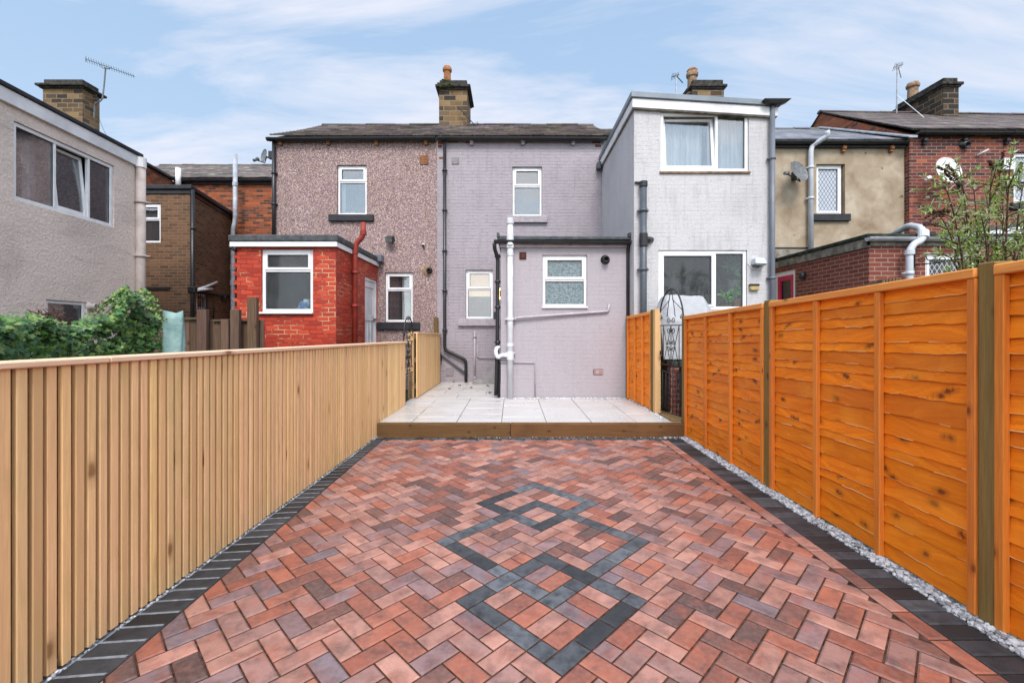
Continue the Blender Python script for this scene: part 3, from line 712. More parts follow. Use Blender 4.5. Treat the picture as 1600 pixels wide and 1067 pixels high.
def cellpoly(i, j, di, dj):
    p = lambda a, b: O + U * (a * CELL) + V_ * (b * CELL)
    return [p(i, j), p(i + di, j), p(i + di, j + dj), p(i, j + dj)]
def clipped(poly):
    for (a, b, c) in ((-1, 0, -XL), (1, 0, XR), (0, 1, YF), (0, -1, 2.2)): poly = clip(poly, a, b, c) if len(poly) > 2 else poly
    return poly
used = set()
# the dark diamonds: walk each side two cells at a time
def lay_dark(cells):
    i = 0
    while i < len(cells):
        c = cells[i]
        if i + 1 < len(cells) and c not in used and cells[i + 1] not in used:
            d = cells[i + 1]; lo = (min(c[0], d[0]), min(c[1], d[1])); used.update((c, d))
            block(drk, cellpoly(lo[0], lo[1], 1 + abs(c[0] - d[0]), 1 + abs(c[1] - d[1])), dark_col()); i += 2
        else:
            if c not in used: used.add(c); block(drk, cellpoly(c[0], c[1], 1, 1), dark_col())
            i += 1
for a, b in SQ:
    lay_dark([(i, a) for i in range(a, b)]); lay_dark([(b - 1, j) for j in range(a + 1, b)])
    lay_dark([(i, b - 1) for i in range(b - 2, a - 1, -1)]); lay_dark([(a, j) for j in range(b - 2, a, -1)])
# the small overlap squares and the near diamond are stacked in one direction
def lay(i, j, di, dj):
    cs = [(i + a_, j + b_) for a_ in range(di) for b_ in range(dj)]
    if not any(c in used for c in cs): used.update(cs); block(pav, cellpoly(i, j, di, dj), paver_col())
for j in range(1, 6): lay(1, j, 2, 1)
for i in range(3, 6): lay(i, 1, 1, 2)
for q_ in (4, 10):
    for j in (q_, q_ + 1): lay(q_, j, 2, 1)
for j in range(10, 15): lay(13, j, 2, 1)
for i in range(10, 13): lay(i, 13, 1, 2)
for i in range(-60, 70):
    for j in range(-60, 70):
        if (i, j) in used: continue
        p = O + U * ((i + .5) * CELL) + V_ * ((j + .5) * CELL)
        if not (XL - .2 < p.x < XR + .2 and -2.3 < p.y < YF + .2): continue
        k = (i - j) % 4
        mate = {0: (i + 1, j), 1: (i - 1, j), 3: (i, j + 1), 2: (i, j - 1)}[k]
        if mate in used: used.add((i, j)); pl_ = cellpoly(i, j, 1, 1)
        else:
            used.update(((i, j), mate)); lo = (min(i, mate[0]), min(j, mate[1]))
            pl_ = cellpoly(lo[0], lo[1], 2 if k in (0, 1) else 1, 1 if k in (0, 1) else 2)
        pl_ = clipped(pl_)
        if len(pl_) > 2: block(pav, pl_, paver_col())
V2 = lambda x, y: Vector((x, y))
y = -2.2                                                # a red stretcher course along the right border
while y < YF:
    block(pav, [V2(XR, y), V2(XR + .1, y), V2(XR + .1, min(y + .2, YF)), V2(XR, min(y + .2, YF))], paver_col()); y += .2
pv = pav.build('block_paving', MT['paver']); struct(pv)
struct(drk.build('diamond_paving', MT['charcoal']))
sb = MB(); sb.box(XL - .01, XR + .11, -2.3, YF + .12, -.055, -.0065); struct(sb.build('paving_bed', MT['sand']))
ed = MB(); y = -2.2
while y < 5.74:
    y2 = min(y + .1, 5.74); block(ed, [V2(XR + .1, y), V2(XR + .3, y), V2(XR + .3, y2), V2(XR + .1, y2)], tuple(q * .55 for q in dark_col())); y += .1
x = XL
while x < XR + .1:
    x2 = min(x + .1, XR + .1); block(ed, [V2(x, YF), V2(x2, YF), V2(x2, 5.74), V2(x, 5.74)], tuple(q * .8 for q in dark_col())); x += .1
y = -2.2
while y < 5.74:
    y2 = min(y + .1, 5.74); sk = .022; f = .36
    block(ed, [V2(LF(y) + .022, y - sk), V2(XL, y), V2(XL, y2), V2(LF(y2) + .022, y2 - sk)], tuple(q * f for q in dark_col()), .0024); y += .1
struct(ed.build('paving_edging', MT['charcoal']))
sb = MB(); sb.box(XL - .34, XL - .012, -2.3, 5.74, -.058, -.0016); struct(sb.build('edging_bed', MT['mortar']))
sb = MB(); sb.box(XR + .112, XR + .305, -2.3, 5.74, -.058, -.0085); struct(sb.build('edging_bed', MT['sand']))

# ---- patio
PZ0 = .175
pt_ = MB()
def tile(x0, x1, y0, y1):
    if x1 - x0 < .02 or y1 - y0 < .02: return
    f = R.uniform(.96, 1.03); c = (.52 * f, .50 * f, .485 * f); j = .0035; b = .003
    p = [V2(x0 + j, y0 + j), V2(x1 - j, y0 + j), V2(x1 - j, y1 - j), V2(x0 + j, y1 - j)]
    block(pt_, p, c, 0, PZ0, .003)
x = -1.93; i = 0
while x < 2.28:
    y0 = 5.84; y = y0 - (.225 if i % 2 else 0) + .13
    ys = [y0]
    while y < 7.95:
        if y > y0 + .02: ys.append(y)
        y += .465
    ys.append(7.95)
    for a, b in zip(ys, ys[1:]): tile(max(x, -1.80), min(x + .597, 2.28), a, b)
    x += .597; i += 1
y = 7.95; i = 0
while y < 10.3:
    x = -1.80 - (.3 if i % 2 else 0) ; y2 = min(y + .47, 10.3)
    while x < -.12: tile(max(x, -1.80), min(x + .8, -.12), y, y2); x += .8
    y += .47; i += 1
struct(pt_.build('patio', MT['tile']))
sb = MB(); sb.box(-1.82, 2.29, 5.852, 10.35, -.05, PZ0 - .008); struct(sb.build('patio_bed', MT['felt']))
# sleeper step
sl = MB(); xs = [-1.80, -.02, 2.29]
tt = thing('timber_sleeper', (.2, 5.80, 0), 'brown treated timber sleepers laid as the step edge below the pale patio tiles', 'sleeper')
for a, b in zip(xs, xs[1:]):
    q = MB(); q.box(a + .002, b - .002, 5.745, 5.848, -.03, .176, (.16 * R.uniform(.9, 1.1), .082, .034)); q.build('beam', MT['treated_h'], tt, bevel=.008, seg=2)

# ---- gravel
def pebble(mb, c, r, col, flat=.7):
    t = (1 + 5 ** .5) / 2
    vs = [(-1, t, 0), (1, t, 0), (-1, -t, 0), (1, -t, 0), (0, -1, t), (0, 1, t), (0, -1, -t), (0, 1, -t), (t, 0, -1), (t, 0, 1), (-t, 0, -1), (-t, 0, 1)]
    fs = [(0, 11, 5), (0, 5, 1), (0, 1, 7), (0, 7, 10), (0, 10, 11), (1, 5, 9), (5, 11, 4), (11, 10, 2), (10, 7, 6), (7, 1, 8), (3, 9, 4), (3, 4, 2), (3, 2, 6), (3, 6, 8), (3, 8, 9), (4, 9, 5), (2, 4, 11), (6, 2, 10), (8, 6, 7), (9, 8, 1)]
    rx = Matrix.Rotation(R.uniform(0, 6.28), 3, 'Z') @ Matrix.Rotation(R.uniform(-.6, .6), 3, 'X')
    s = (r * R.uniform(.7, 1.25), r * R.uniform(.7, 1.1), r * flat * R.uniform(.8, 1.2))
    q = []
    for v in vs:
        v = Vector(v) / 1.9; k = R.uniform(.78, 1.15); q.append(Vector(c) + rx @ Vector((v.x * s[0] * k, v.y * s[1] * k, v.z * s[2] * k)))
    mb.poly(q, fs, col)
def stone_col():
    f = R.choice([.34, .42, .50, .56, .62, .25]) * R.uniform(.9, 1.1); return (f, f * 1.0, f * 1.03)
def dim(c, o): f = R.choice(o); return tuple(x * f for x in c)
gv = MB()
for k in range(3400):
    y = R.uniform(1.2, 5.72); wd = .085 + .02 * math.sin(y * 3)
    x = XR + .305 + R.uniform(-.012, wd); h = .012 * math.exp(-((x - XR - .355) / .04) ** 2)
    pebble(gv, (x, y, h + R.uniform(-.012, .008)), R.uniform(.008, .019), stone_col())
for k in range(420):
    y = 1.6 + 4.1 * R.random(); x = LF(y) + R.uniform(.004, .03); pebble(gv, (x, y, R.uniform(-.004, .006)), R.uniform(.005, .011), stone_col())
for k in range(26):
    pebble(gv, (R.uniform(-1.86, -1.74), R.uniform(5.52, 5.73), R.uniform(0, .03)), R.uniform(.02, .042), stone_col())
for k in range(60):
    pebble(gv, (R.uniform(1.9, 2.2), R.uniform(5.66, 5.74), R.uniform(0, .012)), R.uniform(.008, .02), dim(stone_col(), [.25, .4, 1]))
for k in range(150):
    pebble(gv, (R.uniform(-.6, 1.9), R.uniform(5.70, 5.742), R.uniform(0, .004)), R.uniform(.004, .011), dim(stone_col(), [.15, .25, .8]))
struct(gv.build('gravel', MT['gravel']), 'stuff')
gv = MB()
for k in range(700):
    x = R.uniform(-.2, 2.12); pebble(gv, (x, 7.9 - abs(R.gauss(0, .03)) - .012, PZ0 + .006), R.uniform(.006, .015), tuple(q * 1.3 for q in stone_col()))
for k in range(350):
    y = R.uniform(6.1, 7.9); pebble(gv, (2.10 - abs(R.gauss(0, .025)), y, PZ0 + .006), R.uniform(.006, .015), tuple(q * 1.3 for q in stone_col()))
struct(gv.build('pebbles', MT['gravel']), 'stuff')

# ================================================================== fences
def tint(c, v=.14): f = R.uniform(1 - v, 1 + v); return (c[0] * f, c[1] * f * R.uniform(.95, 1.05), c[2] * f * R.uniform(.9, 1.1))
PINE = (.86, .565, .285)
def slat_fence(root, a, b, ztop0, ztop1, zb, pitch=.0545, wd=.0375, caps=((0, 1),)):
    pl = Plane(a, b); n = int(pl.L / pitch); mb = MB()
    for i in range(n):
        u = i * pitch + R.uniform(-.0015, .0015); t = u / pl.L; zt = ztop0 + (ztop1 - ztop0) * t - .022
        w_ = wd + R.uniform(-.002, .002); lean = R.uniform(-.0025, .0025); o = R.uniform(-.002, .002)
        c = tint(PINE, .15)
        if R.random() < .12: c = tint((.66, .42, .21), .08)
        q = [pl.pt(u, .022 + o, zb), pl.pt(u + w_, .022 + o, zb), pl.pt(u + w_, o, zb), pl.pt(u, o, zb)]
        q += [pl.pt(u + lean, .022 + o, zt), pl.pt(u + w_ + lean, .022 + o, zt), pl.pt(u + w_ + lean, o, zt), pl.pt(u + lean, o, zt)]
        mb.hexa(q, c)
    mb.build('slat_panel', MT['pine'], root, bevel=.0025)
    mb = MB()
    for i in range(int(pl.L / .125)):
        u = i * .125; zt = ztop0 + (ztop1 - ztop0) * u / pl.L - .03; q = [pl.pt(u, -.044, zb), pl.pt(u + .1235, -.044, zb), pl.pt(u + .1235, -.06, zb), pl.pt(u, -.06, zb)]; mb.hexa(q + [p + Vector((0, 0, zt - zb)) for p in q], tint((.035, .022, .014)))
    mb.build('gap_shade_panel', MT['old_wood'], root)  # near-black boarding added behind so the slat gaps look shaded
    for f in (.14, .55, .9):
        rb = MB(); zz = zb + (ztop0 - zb) * f; dz = (ztop1 - ztop0) * f
        q = [pl.pt(0, -.005, zz), pl.pt(pl.L, -.005, zz + dz), pl.pt(pl.L, -.04, zz + dz), pl.pt(0, -.04, zz)]
        rb.hexa(q + [p + Vector((0, 0, .075)) for p in q], tint((.22, .14, .07))); rb.build('rail', MT['treated_h'], root)
    for k in range(int(pl.L / 1.85) + 2):
        u = min(k * 1.85 + .02, pl.L - .09); t = u / pl.L; pb = MB(); pb.pbox(pl, u, u + .09, -.155, -.062, -.3, ztop0 + (ztop1 - ztop0) * t - .025, tint((.12, .08, .03)))
        pb.build('post', MT['treated'], root)
    for (f0, f1) in caps:
        cb = MB(); u0, u1 = f0 * pl.L, f1 * pl.L - .002
        q = []
        for zo in (-.022, .004):
            for (u, w_) in ((u0, .04), (u1, .04), (u1, -.10), (u0, -.10)): q.append(pl.pt(u, w_, ztop0 + (ztop1 - ztop0) * u / pl.L + zo))
        cb.hexa(q, tint((.80, .58, .37), .05)); cb.build('cap_rail', MT['treated_cap'], root, bevel=.004)
MT['treated_cap'] = mk_wood('pine_capping', 0, 26, (.38, .20, .085, 1), 2.2, (.20, .085, .03, 1), .7, .35, .25)
t = thing('slatted_fence', (LF(4), 4, 0), 'long pale pine fence of narrow vertical slats along the left of the paving', 'fence')
slat_fence(t, (LF(.35), .35), (LF(7.2), 7.2), 1.293, 1.205, .012, caps=((0, .2435), (.2437, .62), (.6202, 1)))
t = thing('slatted_fence', (-1.69, 9, PZ0), 'short pale slatted fence beside the patio, running up to the lilac house wall', 'fence')
slat_fence(t, (-1.712, 7.87), (-1.672, 10.24), 1.352, 1.305, PZ0 + .01, .06, .052)
mb = MB(); mb.box(-1.83, -1.735, 7.76, 7.845, .1, 1.34, tint((.55, .36, .17))); mb.build('gate_post', MT['pine'], t, bevel=.004)
mb = MB(); mb.box(-1.80, -1.71, 10.18, 10.262, .1, 1.68, (.13, .085, .03)); mb.build('post', MT['treated'], t, bevel=.004)

ORANGE = (.96, .262, .007)
def lap_panel(root, pl, u0, u1, zt, zb, nb=18, bays=3):
    """overlapping wavy boards between battens; zt, zb give top and bottom heights along u"""
    cum = [0.0]
    for i in range(nb): cum.append(cum[-1] + R.uniform(.62, 1.38))
    cum = [nb * x / cum[-1] for x in cum]
    bd = MB(); W = u1 - u0; n = max(4, int(W / .03))
    for i in range(nb):
        c = tint(ORANGE, .13)
        if R.random() < .2: c = tint((.80, .215, .010), .06)
        ph = R.uniform(0, 50); bow = R.uniform(-.006, .006); pale = R.uniform(0, 50)
        prev = None
        for k in range(n + 1):
            u = u0 + W * k / n; H = zt(u) - zb(u) - .05
            wob = mnoise.noise(Vector((u * 3.1 + ph, i * 7.3, 0))) * .0065 + mnoise.noise(Vector((u * 16 + ph, i * 3.3, 5))) * .007
            lo = zb(u) + .012 + H * cum[i] / nb + (wob + bow * math.sin(math.pi * k / n) if i else 0)
            hi = zb(u) + .012 + H * cum[i + 1] / nb + .03
            out = .016 + .003 * math.sin(u * 5 + ph)
            e = .006 * max(0.12, mnoise.noise(Vector((u * 5 + pale, i * 2.1, 9))) + .35)
            cur = (pl.pt(u, out - .009, lo), pl.pt(u, out, lo), pl.pt(u, out - .0004, lo + e), pl.pt(u, .003, min(hi, zt(u) - .03)))
            if prev:
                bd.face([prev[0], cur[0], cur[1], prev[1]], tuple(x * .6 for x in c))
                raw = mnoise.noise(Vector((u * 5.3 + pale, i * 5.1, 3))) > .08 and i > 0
                bd.face([prev[1], cur[1], cur[2], prev[2]], (.86, .58, .26) if raw else tuple(x * .55 for x in c))  # where not raw, the shade line between boards is painted in
                bd.face([prev[2], cur[2], cur[3], prev[3]], c)
            prev = cur
    for k in range(int(10 * W)):
        u = R.uniform(u0 + .05, u1 - .05); z = R.uniform(zb(u) + .1, zt(u) - .15); a = R.uniform(-.7, .7); l = R.uniform(.01, .035)
        bd.tube([pl.pt(u, .02, z), pl.pt(u + l * math.cos(a) * .5, .024, z + l * math.sin(a)), pl.pt(u + l * math.cos(a), .021, z + l * math.sin(a) * 1.1)], .0011, 4, col=(.80, .58, .34))
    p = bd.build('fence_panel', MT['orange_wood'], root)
    # battens and capping
    for k in range(bays + 1):
        u = u0 + (W - .042) * k / bays; mb = MB()
        q = [pl.pt(u, .045, zb(u) + .003), pl.pt(u + .042, .045, zb(u) + .003), pl.pt(u + .042, .012, zb(u) + .003), pl.pt(u, .012, zb(u) + .003)]
        q += [pl.pt(u, .045, zt(u) - .048), pl.pt(u + .042, .045, zt(u + .042) - .048), pl.pt(u + .042, .012, zt(u + .042) - .048), pl.pt(u, .012, zt(u) - .048)]
        mb.hexa(q, tint((.80, .255, .04), .1)); mb.build('batten', MT['orange_batten'], p, bevel=.004)
    mb = MB(); q = [pl.pt(u0, .05, zt(u0) - .046), pl.pt(u1, .05, zt(u1) - .046), pl.pt(u1, -.03, zt(u1) - .046), pl.pt(u0, -.03, zt(u0) - .046)]
    q += [pl.pt(u0, .05, zt(u0) + .002), pl.pt(u1, .05, zt(u1) + .002), pl.pt(u1, -.03, zt(u1) + .002), pl.pt(u0, -.03, zt(u0) + .002)]
    mb.hexa(q, tint((.86, .34, .08), .06)); mb.build('cap_rail', MT['orange_rail'], p, bevel=.005)
    bk = MB()
    q = [pl.pt(u0, -.004, zb(u0) + .01), pl.pt(u1, -.004, zb(u1) + .01), pl.pt(u1, -.02, zb(u1) + .01), pl.pt(u0, -.02, zb(u0) + .01)]
    bk.hexa(q + [pl.pt(u0, -.004, zt(u0) - .05), pl.pt(u1, -.004, zt(u1) - .05), pl.pt(u1, -.02, zt(u1) - .05), pl.pt(u0, -.02, zt(u0) - .05)], (.12, .03, .003)); bk.build('back_board', MT['orange_wood'], p)
MT['paper_wood'] = mk_plain('raw_wood', (.74, .52, .30, 1), .9, .1, .1, 30)
MT['orange_batten'] = mk_wood('orange_stained_batten', 1, 30, (.34, .07, .006, 1), 3.5, (.16, .03, .006, 1), .6, .5, .3)
MT['orange_rail'] = mk_wood('orange_stained_rail', 0, 30, (.36, .08, .01, 1), 3.0, (.16, .03, .006, 1), .6, .45, .3)
ROOTY = 9.0
pl = Plane((RF, ROOTY), (RF, -1.0))
uY = lambda Y: ROOTY - Y
ztR = lambda u: 1.694 - .0335 * (ROOTY - u - 2.18)
t = thing('panel_fence', (RF, 3.5, 0), 'long orange stained overlap board fence along the right of the paving', 'fence')
for (ya, yb) in ((5.745, 3.94), (3.842, 2.132), (2.05, .3)):
    lap_panel(t, pl, uY(ya), uY(yb), ztR, lambda u: .015, bays=3)
for Y, hw_ in ((3.891, .046), (2.091, .040)):
    mb = MB(); mb.box(RF - .034, RF + .07, Y - hw_, Y + hw_, -.2, ztR(uY(Y)) + .022, (.27, .18, .06)); mb.build('post', MT['treated'], t, bevel=.005)
mb = MB(); mb.box(RF - .035, RF + .06, 5.755, 5.845, -.2, ztR(uY(5.8)) + .012, (.22, .145, .045)); mb.build('post', MT['treated'], t, bevel=.005)
# short section beside the patio
pl = Plane((2.068, 7.88), (2.118, 6.52))
t = thing('panel_fence', (2.12, 7.2, PZ0), 'short orange fence section between the lilac extension and the iron gate', 'fence')
ztS = lambda u: 1.628 + .034 * u
lap_panel(t, pl, .07, 1.27, ztS, lambda u: PZ0 + .01, 16, 3)
mb = MB(); mb.pbox(pl, .005, .066, -.04, .04, .1, 1.64, (.20, .12, .03)); mb.build('post', MT['treated'], t, bevel=.004)
mb = MB(); mb.pbox(pl, 1.275, 1.37, -.05, .045, .1, 1.695, (.20, .125, .035)); mb.build('post', MT['treated'], t, bevel=.004)
mb = MB(); mb.pbox(pl, 1.374, 1.455, -.045, .04, .1, 1.70, tint((.62, .39, .18))); mb.build('gate_post', MT['pine'], t, bevel=.004)

# ---- wrought iron gates
def spiral(c, r, turns, n, ex, ez, sgn=1, a0=0):
    c = Vector(c); return [c + ex * (math.cos(a0 + sgn * turns * 6.283 * i / n) * r * (1 - .75 * i / n)) + ez * (math.sin(a0 + sgn * turns * 6.283 * i / n) * r * (1 - .75 * i / n)) for i in range(n + 1)]
def iron_gate(name, a, b, z0, zs, zt, label, low_solid=False):
    pl = Plane(a, b); W = pl.L; ez = Vector((0, 0, 1)); ex = Vector((pl.d.x, pl.d.y, 0))
    root = thing(name, ((a[0] + b[0]) / 2, (a[1] + b[1]) / 2, z0), label, 'gate')
    fr = MB(); r = .011
    pts = [pl.pt(r, 0, z0)] + [pl.pt(r, 0, zs)]
    for i in range(1, 20):
        an = math.pi * i / 20; pts.append(pl.pt(W / 2 - (W / 2 - r) * math.cos(an), 0, zs + (zt - zs) * math.sin(an)))
    pts += [pl.pt(W - r, 0, zs), pl.pt(W - r, 0, z0)]
    fr.tube(pts, r, 8)
    zm, zh = z0 + (zs - z0) * .53, zs - .06
    for z in (z0 + .02, zm - .1, zm, zh): fr.tube([pl.pt(0, 0, z), pl.pt(W, 0, z)], .008, 6)
    fr.build('gate_frame', MT['iron'], root, smooth=True)
    br = MB(); n = 7
    for i in range(1, n): u = W * i / n; br.tube([pl.pt(u, 0, z0 + .02), pl.pt(u, 0, zm - .1)], .006, 6)
    k = 8
    for i in range(1, k): z = z0 + .02 + (zm - .12 - z0) * i / k; br.tube([pl.pt(0, .002, z), pl.pt(W, .002, z)], .0032, 5)
    for u in (.18, .5, .82): br.tube([pl.pt(W * u, 0, zm), pl.pt(W * u, 0, zh)], .006, 6)
    for s in (.18, .5): # crossed diagonals
        br.tube([pl.pt(W * s, 0, zm), pl.pt(W * (s + .32), .0, zh)], .005, 6); br.tube([pl.pt(W * (s + .32), 0.004, zm), pl.pt(W * s, .004, zh)], .005, 6)
    br.build('bars', MT['iron'], root, smooth=True)
    c = W / 2
    for s in (1, -1):
        e = ex * s
        for (du, dz, rr_, tn) in ((.055, zh + .075, .045, 1.3), (.055, zh - .07, .045, 1.3), (.055, zm + .05, .04, 1.3), (.055, (zm + zh) / 2 + .045, .04, 1.3), (.055, (zm + zh) / 2 - .045, .04, 1.3), (W / 2 - .045, zh + .12, .04, 1.4), (.055, zm - .05, .035, 1.2)):
            p = pl.pt(c, 0, dz) + e * du; sc_ = MB(); sc_.tube(spiral(p, rr_, tn, 18, e, ez, 1, math.pi), .0055, 5); sc_.build('scroll', MT['iron'], root, smooth=True)
        h = zt - zh; sc_ = MB()
        sc_.tube(smoothpath([pl.pt(c, 0, zh + .12) + e * .10, pl.pt(c, 0, zh + h * .55) + e * .07, pl.pt(c, 0, zt - .02) + e * .012], .2), .0055, 5)
        sc_.build('curved_bar', MT['iron'], root, smooth=True); sc_ = MB()
        sc_.tube([pl.pt(c, 0, zt - h * .28) + e * .03, pl.pt(c, 0, zh + h * .38) + e * (W / 2 - .02)], .005, 5)
        sc_.build('slanted_bar', MT['iron'], root, smooth=True)
    lt = MB(); lt.pbox(pl, .02, .10, -.012, .014, zm + .14, zm + .19); lt.build('latch', MT['iron'], root)
iron_gate('iron_gate', (2.155, 6.46), (2.285, 5.87), PZ0 + .035, 1.52, 1.965, 'arched black wrought iron gate with scrollwork between the orange fences')
iron_gate('iron_gate', (-1.80, 7.32), (-1.745, 7.80), PZ0 + .02, 1.26, 1.62, 'black iron gate seen nearly edge on between the two pale slatted fences')
sb = MB(); sb.box(2.12, 2.33, 5.86, 6.5, .1, PZ0 + .018, (.3, .19, .08)); t = sb.build('gate_threshold', MT['treated_h']); tag(t, 'timber strip on the patio edge under the iron gate with orange fences', 'threshold')

# ================================================================== the houses
TY = 10.3
def H(px): return PX(px, TY)
def HZ(py): return PZ(py, TY)
def shell(mb, x0, x1, y0, y1, z0, z1):  # party walls, back wall
    mb.face([(x0, y1, z0), (x0, y0, z0), (x0, y0, z1), (x0, y1, z1)]); mb.face([(x1, y0, z0), (x1, y1, z0), (x1, y1, z1), (x1, y0, z1)])
    mb.face([(x1, y1, z0), (x0, y1, z0), (x0, y1, z1), (x1, y1, z1)])
def pitched(root, x0, x1, ye, ze, yr, zr, pal, mat='slate', w=.26, expo=.2, sag=0.0, ridge_col=(.10, .085, .08), gable_mat=None, zr1=None, lift=.012, jit=1.0, gap=None):
    zr1 = zr if zr1 is None else zr1; yb = 2 * yr - ye
    mb = MB(); slates(mb, (x0, ye, ze), (x1, ye, ze), (x0, yr, zr), (x1, yr, zr1), w, expo, pal, lift, sag, jit)
    d = .035 + sag
    c = tuple(x * .6 for x in pal[0])
    mb.poly([(x0, ye, ze - d), (x1, ye, ze - d), (x1, yr, zr1 - d), (x0, yr, zr - d), (x0, yb, ze - d), (x1, yb, ze - d)], [(0, 1, 2, 3), (3, 2, 5, 4)], c)
    o = mb.build('roof', MT[mat], root)
    rm = MB(); ridge(rm, (x0 - .01, yr, zr - .005), (x1 + .01, yr, zr1 - .005), .09, max(3, int((x1 - x0) / .42)), ridge_col)
    rm.build('ridge_tiles', MT['slate'], o)
    return o

# ---------------- lilac grey house
gh = thing('terraced_house', (.2, TY, PZ0), 'lilac grey painted brick house with a flat roofed extension on the patio', 'house', 'terraced houses in a row')
X0, X1 = H(683), 2.135
pl = Plane((X0, TY), (X1, TY)); U_ = lambda px: H(px) - X0
up = (U_(800.5), U_(847), HZ(338), HZ(260.5)); lo = (U_(727.5), U_(770.5), HZ(498.5), HZ(421.5))
mb = MB(); wall(mb, pl, 0, pl.L, 0, 5.86, [up, lo], .12); shell(mb, X0, X1, TY, 15.9, 0, 5.86); mb.build('wall', MT['grey_wall'], gh)
split = [(0, 1, 0, .62, 'fixed'), (0, 1, .62, 1, 'sash')]
window(gh, pl, up, split, pane='glass_sky', room='interior_light', sill='stone_sill', sill_ext=.12, sill_h=.16)
wlo = window(gh, pl, lo, split, pane='glass_sky', room='interior_light', sill='stone_sill', sill_ext=.17, sill_h=.16)
mb = MB(); mb.pbox(pl, lo[0] + .02, lo[1] - .02, -.36, -.34, lo[2] + .55, lo[3] - .02); mb.build('peach_glow_panel', MT['peach_glow'], wlo)  # glowing panel added behind the top pane to imitate its peach reflection
pitched(gh, X0 + .01, X1 + .25, TY - .12, 5.885, 13.1, 7.46, PAL_SLATE, sag=.04, lift=.02)
gutter(gh, (X0 + .02, TY - .115, 5.83), (H(945), TY - .115, 5.815), .065)
for px in (737, 817, 895): corbel(gh, H(px), TY, 5.76, 'stone_sill')
bx = H(695.5); Yp = TY - .07
pipe(gh, [(bx, Yp, 5.80), (bx, Yp, HZ(546)), (H(728.5), Yp, HZ(562)), (H(728.5), Yp, PZ0 + .02)], .036, 'black', collars=[(bx, Yp, HZ(y)) for y in (268, 330, 393, 455, 516)], bend=.09)
pipe(gh, [(H(686), TY - .05, HZ(548)), (H(690), TY - .05, HZ(553)), (H(726), TY - .05, HZ(582))], .024, 'mid_pipe', name='waste_pipe')
mb = MB(); mb.box(H(685.5), H(691), TY - .10, TY - .01, HZ(564), HZ(554)); mb.build('waste_outlet', MT['black'], gh, bevel=.01)
pipe(gh, [(H(742), TY - .04, HZ(517)), (H(742), TY - .04, PZ0 + .05)], .022, 'lilac_pipe', name='service_pipe', collars=[(H(742), TY - .04, HZ(526)), (H(742), TY - .04, HZ(590))])
pipe(gh, [(H(746), TY - .03, HZ(539)), (H(746), TY - .03, HZ(558.5)), (H(778), TY - .03, HZ(559.5))], .012, 'lilac_pipe', name='service_pipe')
vent(gh, pl, U_(706), HZ(257), .165, .165, 'stone_sill'); vent(gh, pl, U_(697), HZ(587), .165, .165, 'stone_sill')
# crumbling orange brick left bare below the gutter and down the joint
mb = MB()
for (xa, xb, za, zb) in ((H(684), H(693), HZ(226), HZ(222.5)), (H(684.5), H(690), HZ(231), HZ(227)), (H(686), H(692), HZ(248.5), HZ(245.5)), (H(925), H(938), HZ(224.5), HZ(221.5)), (H(930), H(939), HZ(230), HZ(226)), (H(727), H(735), HZ(224), HZ(222)), (H(700), H(716), HZ(223.5), HZ(221.5))):
    mb.pbox(pl, xa - X0, xb - X0, 0, .006 + R.uniform(0, .004), za, zb)
mb.build('bare_brick', MT['orange_brick'], gh)
# chimney on the ridge
ch = chimney(gh, PX(686, 12.9), PX(730, 12.9), 12.9, 13.95, 6.9, PZ(141, 12.9), 'stone_block', ch=.30, ov=.10)
pot(ch, PX(698.5, 13.15), 13.2, PZ(127, 12.9), .58, .118, 'terracotta')
mb = MB()
for k in range(40): pebble(mb, (PX(699, 13.1) + R.gauss(0, .10), 13.1 + R.gauss(0, .10), PZ(127, 12.9) + R.uniform(-.02, .07)), R.uniform(.04, .075), (.5, .5, .5))
for k in range(30): pebble(mb, (PX(R.uniform(688, 708), 12.85), 12.86 + R.uniform(-.07, .02), PZ(R.uniform(133, 138), 12.85)), R.uniform(.02, .05), (.5, .5, .5))
mb.build('moss', MT['moss'], ch)
# steps to the side door
for (xa, xb, ya, za) in ((738, 777, 9.98, 594), (753, 777, 9.99, 581), (768, 777, 10.0, 568)):
    mb = MB(); mb.box(PX(xa, ya), PX(xb, ya), ya, TY - .002, PZ0, PZ(za, ya)); mb.build('door_step', MT['step'], gh, bevel=.012, seg=2)
# the extension
EY = 7.9; ex0, ex1 = PX(782.5, EY), PX(978.5, EY); EK = lambda py: PZ(py, EY)
pe = Plane((ex0, EY), (ex1, EY)); ew = (PX(847.5, EY) - ex0, PX(917.5, EY) - ex0, EK(479.8), EK(398.4))
mb = MB(); wall(mb, pe, 0, pe.L, 0, 2.96, [ew], .1)
mb.face([(ex0, TY, 0), (ex0, EY, 0), (ex0, EY, 2.96), (ex0, TY, 2.96)]); mb.face([(ex1, EY, 0), (ex1, TY, 0), (ex1, TY, 2.96), (ex1, EY, 2.96)])
mb.build('extension_wall', MT['grey_ext'], gh)
window(gh, pe, ew, [(0, 1, 0, .52, 'fixed'), (0, 1, .52, 1, 'sash')], pane='frosted', room=None, rec=.035, sill=None)
mb = MB(); mb.pbox(pe, ew[0] - .01, ew[1] + .01, -.04, .035, ew[2] - .022, ew[2] + .004); mb.build('sill', MT['upvc'], gh, bevel=.006)
mb = MB()
mb.hexa([(ex0 - .06, EY - .10, 2.985), (ex1 + .06, EY - .10, 2.985), (ex1 + .06, TY - .002, 3.16), (ex0 - .06, TY - .002, 3.16), (ex0 - .06, EY - .10, 3.055), (ex1 + .06, EY - .10, 3.04), (ex1 + .06, TY - .002, 3.23), (ex0 - .06, TY - .002, 3.23)])
er = mb.build('extension_roof', MT['felt'], gh, bevel=.01)
